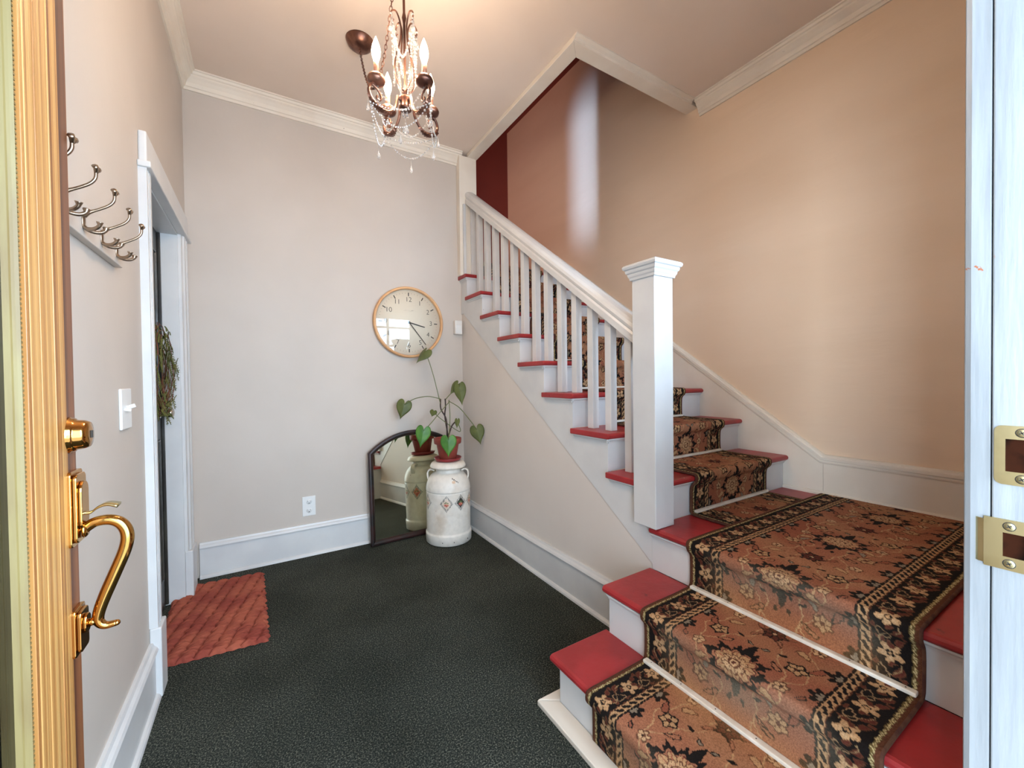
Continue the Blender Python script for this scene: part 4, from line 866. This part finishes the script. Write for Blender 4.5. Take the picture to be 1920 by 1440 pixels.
for w in GREEN: part(MB().tube(smooth_path([kp(p) for p in w], 7), 0.0030, 7), 'petiole', 'stem', t)
LEAVES = [((1.018, 2.875, 1.411), (0.947, 2.882, 1.327), 0.102, 0.55, 0), ((0.872, 2.922, 1.028), (0.834, 2.909, 0.92), 0.112, 1, 0), ((0.956, 2.762, 0.845), (0.923, 2.745, 0.728), 0.109, 1, 1), ((1.097, 2.651, 0.781), (1.083, 2.623, 0.665), 0.116, 1, 1),
 ((1.242, 2.815, 1.163), (1.18, 2.817, 1.089), 0.068, 1, 0), ((1.236, 2.76, 1.144), (1.238, 2.721, 1.011), 0.094, 1, 0), ((1.339, 2.692, 0.834), (1.348, 2.649, 0.725), 0.110, 1, 0), ((1.062, 2.84, 0.971), (1.039, 2.818, 0.934), 0.055, 1, 0), ((1.209, 2.749, 0.902), (1.193, 2.723, 0.847), 0.039, 1, 0)]
for b0, t0, wd_, fold, bright in LEAVES:
    b0, t0 = kp(b0), kp(t0); d = (t0 - b0); L = d.length; d.normalize(); toward = (Vector((0, 0, 1.5)) - b0).normalized()
    nrm = (toward - d * toward.dot(d)).normalized(); sv = d.cross(nrm).normalized()
    if fold < 1: nrm = (nrm + sv * 0.9).normalized(); sv = d.cross(nrm).normalized()
    mb = MB(); NS, NR = 40, 6; vs = [b0]; fs = []
    for r_ in range(1, NR + 1):
        for k in range(NS + 1):
            # heart outline, cusp at b0, tip at t0
            th = -PI + 2 * PI * k / NS; hx_ = math.sin(th) ** 3; hz_ = (13 * math.cos(th) - 5 * math.cos(2 * th) - 2 * math.cos(3 * th) - math.cos(4 * th)) / 16
            hz_ = (0.3125 - hz_) / 1.375  # cusp 0 .. tip 1
            sgn = r_ / NR; u = hx_ * wd_ / 2 * sgn; w = hz_ * L * sgn
            q = nrm * (-0.55 * abs(u) * (0.5 if fold == 1 else 0.9) - 0.18 * (w / L) ** 2 * L * 0.5)
            vs.append(b0 + sv * u + d * w + q + nrm * 0.003)
    n1 = NS + 1
    for k in range(NS): fs.append((0, 1 + k, 2 + k))
    for r_ in range(NR - 1):
        for k in range(NS): a = 1 + r_ * n1 + k; fs.append((a, a + n1, a + n1 + 1, a + 1))
    mb.add(vs, fs, True); mb.rec = True
    lf = part(mb, 'leaf', 'leaf_bright' if bright else 'leaf_dark', t); sm = lf.modifiers.new('thick', 'SOLIDIFY'); sm.thickness = 0.0008

# ================================================================== DOORMAT (woven coir rope)
t = thing('doormat', 'thick woven rust-red rope doormat in front of the inner door', 'doormat', (-0.2, 2.6, 0))
nx, ny = 220, 400; Wm, Lm = 0.43, 0.79
U, V = np.meshgrid(np.linspace(-Wm / 2, Wm / 2, nx), np.linspace(-Lm / 2, Lm / 2, ny))
ca_, sa_ = math.cos(0.42), math.sin(0.42); A1 = U * ca_ + V * sa_; B1 = -U * sa_ + V * ca_
ht = np.full(U.shape, 0.006); PA, PB = 0.074, 0.044
for shift in (0.0, 0.5):
    for lean in (0.30,):
        row = np.floor(B1 / PB + shift); fb = B1 / PB + shift - row - 0.5; fa = A1 / PA + 0.5 * (row % 2) + shift * 0.63; fa = fa - np.floor(fa) - 0.5; q = fa - lean * fb * 2
        e_ = np.clip(1 - (q / 0.52) ** 2 - (fb / 0.50) ** 2, 0, 1); tw_ = 0.0011 * np.sin((fb * 4.5 + q * 1.5) * 2 * PI)
        ht = np.maximum(ht, 0.006 + 0.019 * np.sqrt(e_) + tw_ * (e_ > 0.05))
ht = ht + 0.0012 * np.random.rand(*U.shape)
edx = Wm / 2 - np.abs(U); edy = Lm / 2 - np.abs(V); edge = np.clip(np.minimum(edx, edy) / 0.018, 0, 1); ht = 0.003 + (ht - 0.003) * np.sqrt(edge)
ang = math.radians(3.0); ce = (-0.222, 2.602)
scal = 1 + 0.012 * np.sin(V * 68) 
X = U * scal * 1.0 + 0.004 * np.sin(V * 136); Yv = V + 0.003 * np.sin(U * 150)
Xw = ce[0] + X * math.cos(ang) - Yv * math.sin(ang) * 0.55; Yw = ce[1] + X * math.sin(ang) * -1.6 + Yv * math.cos(ang)
vs = np.stack([Xw, Yw, ht], -1).reshape(-1, 3); idx = np.arange(nx * ny).reshape(ny, nx); f = np.stack([idx[:-1, :-1], idx[:-1, 1:], idx[1:, 1:], idx[1:, :-1]], -1).reshape(-1, 4)
mb = MB().add(vs.tolist(), f.tolist(), True); part(mb, 'woven_rope', 'rope', t)

# ================================================================== WREATH on the dark door
t = thing('wreath', 'dry green cedar and twig wreath hanging on the dark inner door', 'wreath', (XL - 0.07, 2.56, 1.25))
rng = random.Random(3)
tw = MB(); wc = (XL - 0.048, 2.60, 1.27); Rw = 0.19
for i in range(46):
    a0_ = rng.uniform(0, 2 * PI); ln = rng.uniform(1.0, 2.2); rr = Rw + rng.uniform(-0.03, 0.03); xo = rng.uniform(-0.022, 0.026)
    pp = [(wc[0] + xo + 0.006 * math.sin(k), wc[1] + (rr + 0.014 * math.sin(k * 1.3 + i)) * math.cos(a0_ + ln * k / 8), wc[2] + (rr + 0.014 * math.sin(k * 1.3 + i)) * math.sin(a0_ + ln * k / 8)) for k in range(9)]
    tw.tube(pp, 0.0016, 5)
o = part(tw, 'twigs', 'wreath_twig', t); o['kind'] = 'stuff'
lv = MB()
def sprig(p, d, L, n_, w):
    side = Vector((0.3, -d.z, d.y)).normalized()
    for k in range(n_):
        c = p + d * L * k / n_ + Vector((0, 0, -0.25 * L * (k / n_) ** 2)); ww = w * (1 - 0.6 * k / n_)
        for s_ in (-1, 1):
            e_ = c + (side * s_ * ww + d * ww * 1.1); lv.tube([c, c + (e_ - c) * 0.5 + Vector((0.001, 0, 0.001)), e_], [0.0012, 0.0022, 0.0008], 4)
    lv.tube([p + d * L * k / 6 + Vector((0, 0, -0.25 * L * (k / 6) ** 2)) for k in range(7)], 0.0014, 4)
for i in range(150):
    a = rng.uniform(0, 2 * PI); rr = Rw + rng.uniform(-0.045, 0.035); p = Vector((wc[0] + rng.uniform(-0.02, 0.034), wc[1] + rr * math.cos(a), wc[2] + rr * math.sin(a)))
    d = Vector((rng.uniform(-0.1, 0.28), -math.sin(a) + rng.uniform(-0.4, 0.4), math.cos(a) + rng.uniform(-0.4, 0.4))).normalized(); sprig(p, d, rng.uniform(0.04, 0.09), 8, 0.009)
for p, d, L in (((-0.42, 2.72, 1.36), (0.05, 0.22, -0.12), 0.19), ((-0.42, 2.74, 1.33), (0.02, 0.12, -0.16), 0.16), ((-0.43, 2.75, 1.24), (0.03, 0.06, -0.16), 0.15), ((-0.42, 2.70, 1.42), (0.04, 0.16, -0.2), 0.2), ((-0.43, 2.74, 1.16), (0.0, 0.01, -0.2), 0.14)):
    sprig(Vector(p), Vector(d).normalized(), L, 14, 0.022)
o = part(lv, 'cedar_foliage', 'wreath', t); o['kind'] = 'stuff'

# ================================================================== CHANDELIER
HX, HY, HZ = 0.4955, 1.5834, 2.30
t = thing('chandelier', 'small bronze four-candle chandelier with crystal strands, hung on a swagged chain', 'chandelier', (HX, HY, HZ))
C0 = Matrix.Translation((HX, HY, 0))
part(MB().lathe([(0.020, 2.262), (0.024, 2.266), (0.023, 2.274), (0.0215, 2.280), (0.0215, 2.300), (0.024, 2.306), (0.022, 2.312), (0.006, 2.316)], 28, C0), 'hub', 'bronze', t)
part(MB().lathe([(0.005, 2.31), (0.0075, 2.34), (0.005, 2.37), (0.0048, 2.60), (0.009, 2.62), (0.005, 2.64), (0.005, 2.72), (0.016, 2.735), (0.018, 2.75), (0.006, 2.765), (0.003, 2.79)], 14, C0), 'centre_rod', 'bronze', t)
def crystal_drop(p, s_=1.0, name='crystal_drop'):
    mb = MB(); n8 = 8; pr = [(0.0006, 0.030), (0.0010, 0.012), (0.0030, 0.004), (0.0062, -0.004), (0.0048, -0.010), (0.0008, -0.013)]
    mb.lathe([(a * s_, b_ * s_) for a, b_ in pr][::-1], n8, Matrix.Translation(p), smooth=False); return part(mb, name, 'crystal', t)
def strand(p0, p1, sag, r_=0.0033, pitch=0.0115, name='bead_strand'):
    p0, p1 = Vector(p0), Vector(p1); L = (p1 - p0).length + abs(sag) * 1.2; n = max(3, int(L / pitch)); mb = MB()
    for k in range(n + 1):
        s_ = k / n; p = p0.lerp(p1, s_) - Vector((0, 0, sag * 4 * s_ * (1 - s_))); mb.ball(p, r_ * (1.25 if k % 4 == 0 else 0.9), 6, 4, smooth=False)
    mb.tube([p0.lerp(p1, k / 8) - Vector((0, 0, sag * 4 * (k / 8) * (1 - k / 8))) for k in range(9)], 0.0005, 3)
    return part(mb, name, 'crystal', t)
cups = []
for i in range(4):
    a = math.radians(197 + 90 * i); u = Vector((math.cos(a), math.sin(a), 0)); w = Vector((-u.y, u.x, 0)); c = Vector((HX, HY, 0))
    def P(r_, z, s_=0.0): return c + u * r_ + w * s_ + Vector((0, 0, z))
    ap = smooth_path([P(0.022, 2.292), P(0.034, 2.300), P(0.038, 2.285), P(0.045, 2.255), P(0.070, 2.226), P(0.105, 2.218), P(0.142, 2.236), P(0.156, 2.262), P(0.146, 2.290), P(0.124, 2.300)], 6)
    n = len(ap); arm = part(MB().tube(ap, [0.0056] * n, 8), 'arm', 'bronze', t)
    sc_ = smooth_path([P(0.142, 2.292), P(0.120, 2.282), P(0.106, 2.262), P(0.112, 2.246), P(0.124, 2.248), P(0.122, 2.258)], 6)
    o = MB().tube(sc_, 0.0042, 7).build('scroll', 'bronze'); o.parent = arm
    # acanthus leaf along the lowest part of the arm
    mb = MB(); cs = [P(0.060, 2.222), P(0.080, 2.210), P(0.105, 2.206), P(0.130, 2.214), P(0.150, 2.228), P(0.163, 2.246)]; vs = []
    cs = smooth_path(cs, 4); n = len(cs)
    for k, p in enumerate(cs):
        hw = 0.018 * math.sin(PI * min(1, (k + 0.6) / n)) * (1.0 if k % 2 else 0.62); d = (cs[min(k + 1, n - 1)] - cs[max(k - 1, 0)]).normalized(); nn = d.cross(w)
        vs += [p + w * hw + nn * 0.004, p - nn * 0.001, p - w * hw + nn * 0.004]
    mb.add(vs, [(k * 3 + j, k * 3 + j + 1, k * 3 + 4 + j, k * 3 + 3 + j) for k in range(n - 1) for j in range(2)]); mb.rec = True
    o = mb.build('leaf_casting', 'bronze'); o.parent = arm; sm = o.modifiers.new('thick', 'SOLIDIFY'); sm.thickness = 0.0018
    cc = P(0.124, 0); CM = Matrix.Translation(cc)
    part(MB().lathe([(0.006, 2.294), (0.018, 2.298), (0.030, 2.306), (0.0335, 2.316), (0.030, 2.326), (0.018, 2.331), (0.006, 2.332)], 24, CM), 'cup', 'bronze', t)
    sz_ = 2.376
    part(MB().lathe([(0.0095, 2.330), (0.0095, sz_), (0.008, sz_ + 0.002)], 18, CM), 'candle_sleeve', 'candle', t)
    part(MB().lathe([(0.008, sz_ + 0.001), (0.010, sz_ + 0.012), (0.0155, sz_ + 0.030), (0.0165, sz_ + 0.045), (0.013, sz_ + 0.065), (0.006, sz_ + 0.085), (0.001, sz_ + 0.098)], 18, CM), 'bulb', 'bulb', t)
    lp = point('candle_light', (cc.x, cc.y, sz_ + 0.045), 25.0, (1.0, 0.76, 0.55), 0.022); lp.data.use_shadow = True
    cups.append((u, w, cc))
    # inner scroll standing up beside the rod
    ip = smooth_path([P(0.008, 2.335), P(0.030, 2.350), P(0.046, 2.390), P(0.040, 2.450), P(0.020, 2.520), P(0.016, 2.580), P(0.034, 2.622), P(0.056, 2.612), P(0.058, 2.588), P(0.046, 2.582)], 6)
    part(MB().tube(ip, 0.0032, 7), 'upper_scroll', 'bronze', t)
    crystal_drop(P(0.160, 2.200), 1.1); crystal_drop(P(0.060, 2.550), 1.3)
    crystal_drop(P(0.120, 2.275 - 0.03), 1.0); crystal_drop(P(0.010, 2.245), 0.8)
for i in range(4):
    u, w, c1 = cups[i]; u2, w2, c2 = cups[(i + 1) % 4]; base = Vector((HX, HY, 0))
    for r_, z_, sg in ((0.150, 2.222, 0.028), (0.150, 2.222, 0.100)):
        strand(base + u * r_ + Vector((0, 0, z_)), base + u2 * r_ + Vector((0, 0, z_)), sg * 0.9, 0.0036, 0.0120)
    mid = base + (u + u2) * 0.075 + Vector((0, 0, 2.222 - 0.098)); crystal_drop(mid - Vector((0, 0, 0.036)), 1.25)
    strand(base + u * 0.058 + Vector((0, 0, 2.600)), base + u2 * 0.058 + Vector((0, 0, 2.600)), 0.16, 0.0046); strand(base + u * 0.058 + Vector((0, 0, 2.600)), base + u * 0.020 + Vector((0, 0, 2.320)), 0.02, 0.0046)
    strand(base + u * 0.120 + Vector((0, 0, 2.295)), base + u2 * 0.120 + Vector((0, 0, 2.295)), 0.085, 0.0036); strand(base + u * 0.058 + Vector((0, 0, 2.600)), base + u * 0.030 + u2 * 0.03 + Vector((0, 0, 2.36)), 0.0, 0.0046)
mb = MB().ball((HX, HY, 2.185), 0.013, 10, 7, 1.15, smooth=False); part(mb, 'crystal_ball', 'crystal', t)
strand((HX, HY, 2.262), (HX, HY, 2.200), 0.0, 0.0026)
# ceiling canopy and swagged chain
part(MB().lathe([(0.012, H - 0.052), (0.040, H - 0.046), (0.062, H - 0.028), (0.072, H - 0.006), (0.074, H - 0.001)], 32, Matrix.Translation((0.488, 2.357, 0))), 'canopy', 'bronze', t)
part(MB().lathe([(0.004, H - 0.03), (0.010, H - 0.012), (0.012, H)], 14, Matrix.Translation((HX, HY, 0))), 'ceiling_hook', 'bronze', t)
mb = MB()
def chain(pts):
    L = 0; pts = [Vector(p) for p in pts]; seg_ = [(b_ - a).length for a, b_ in zip(pts, pts[1:])]; tot = sum(seg_); n = int(tot / 0.0165)
    for k in range(n):
        s_ = tot * k / n; i = 0
        while s_ > seg_[i]: s_ -= seg_[i]; i += 1
        d = (pts[i + 1] - pts[i]).normalized(); p = pts[i] + d * s_; ref = d.orthogonal().normalized(); ref = Matrix.Rotation((k % 2) * PI / 2 + 0.3, 3, d) @ ref
        mb.tube([p + d * 0.0115 * math.cos(a) + ref * 0.0062 * math.sin(a) for a in [2 * PI * j / 8 for j in range(8)]], 0.0016, 5, closed=True)
sw = [(0.488, 2.357 - (2.357 - 1.583) * s_, (H - 0.052) * (1 - s_) + (H - 0.03) * s_ - 0.42 * 4 * s_ * (1 - s_)) for s_ in [k / 20 for k in range(21)]]
chain(sw); chain([(HX, HY, H - 0.03), (HX, HY, 2.785)])
part(mb, 'chain', 'bronze', t)
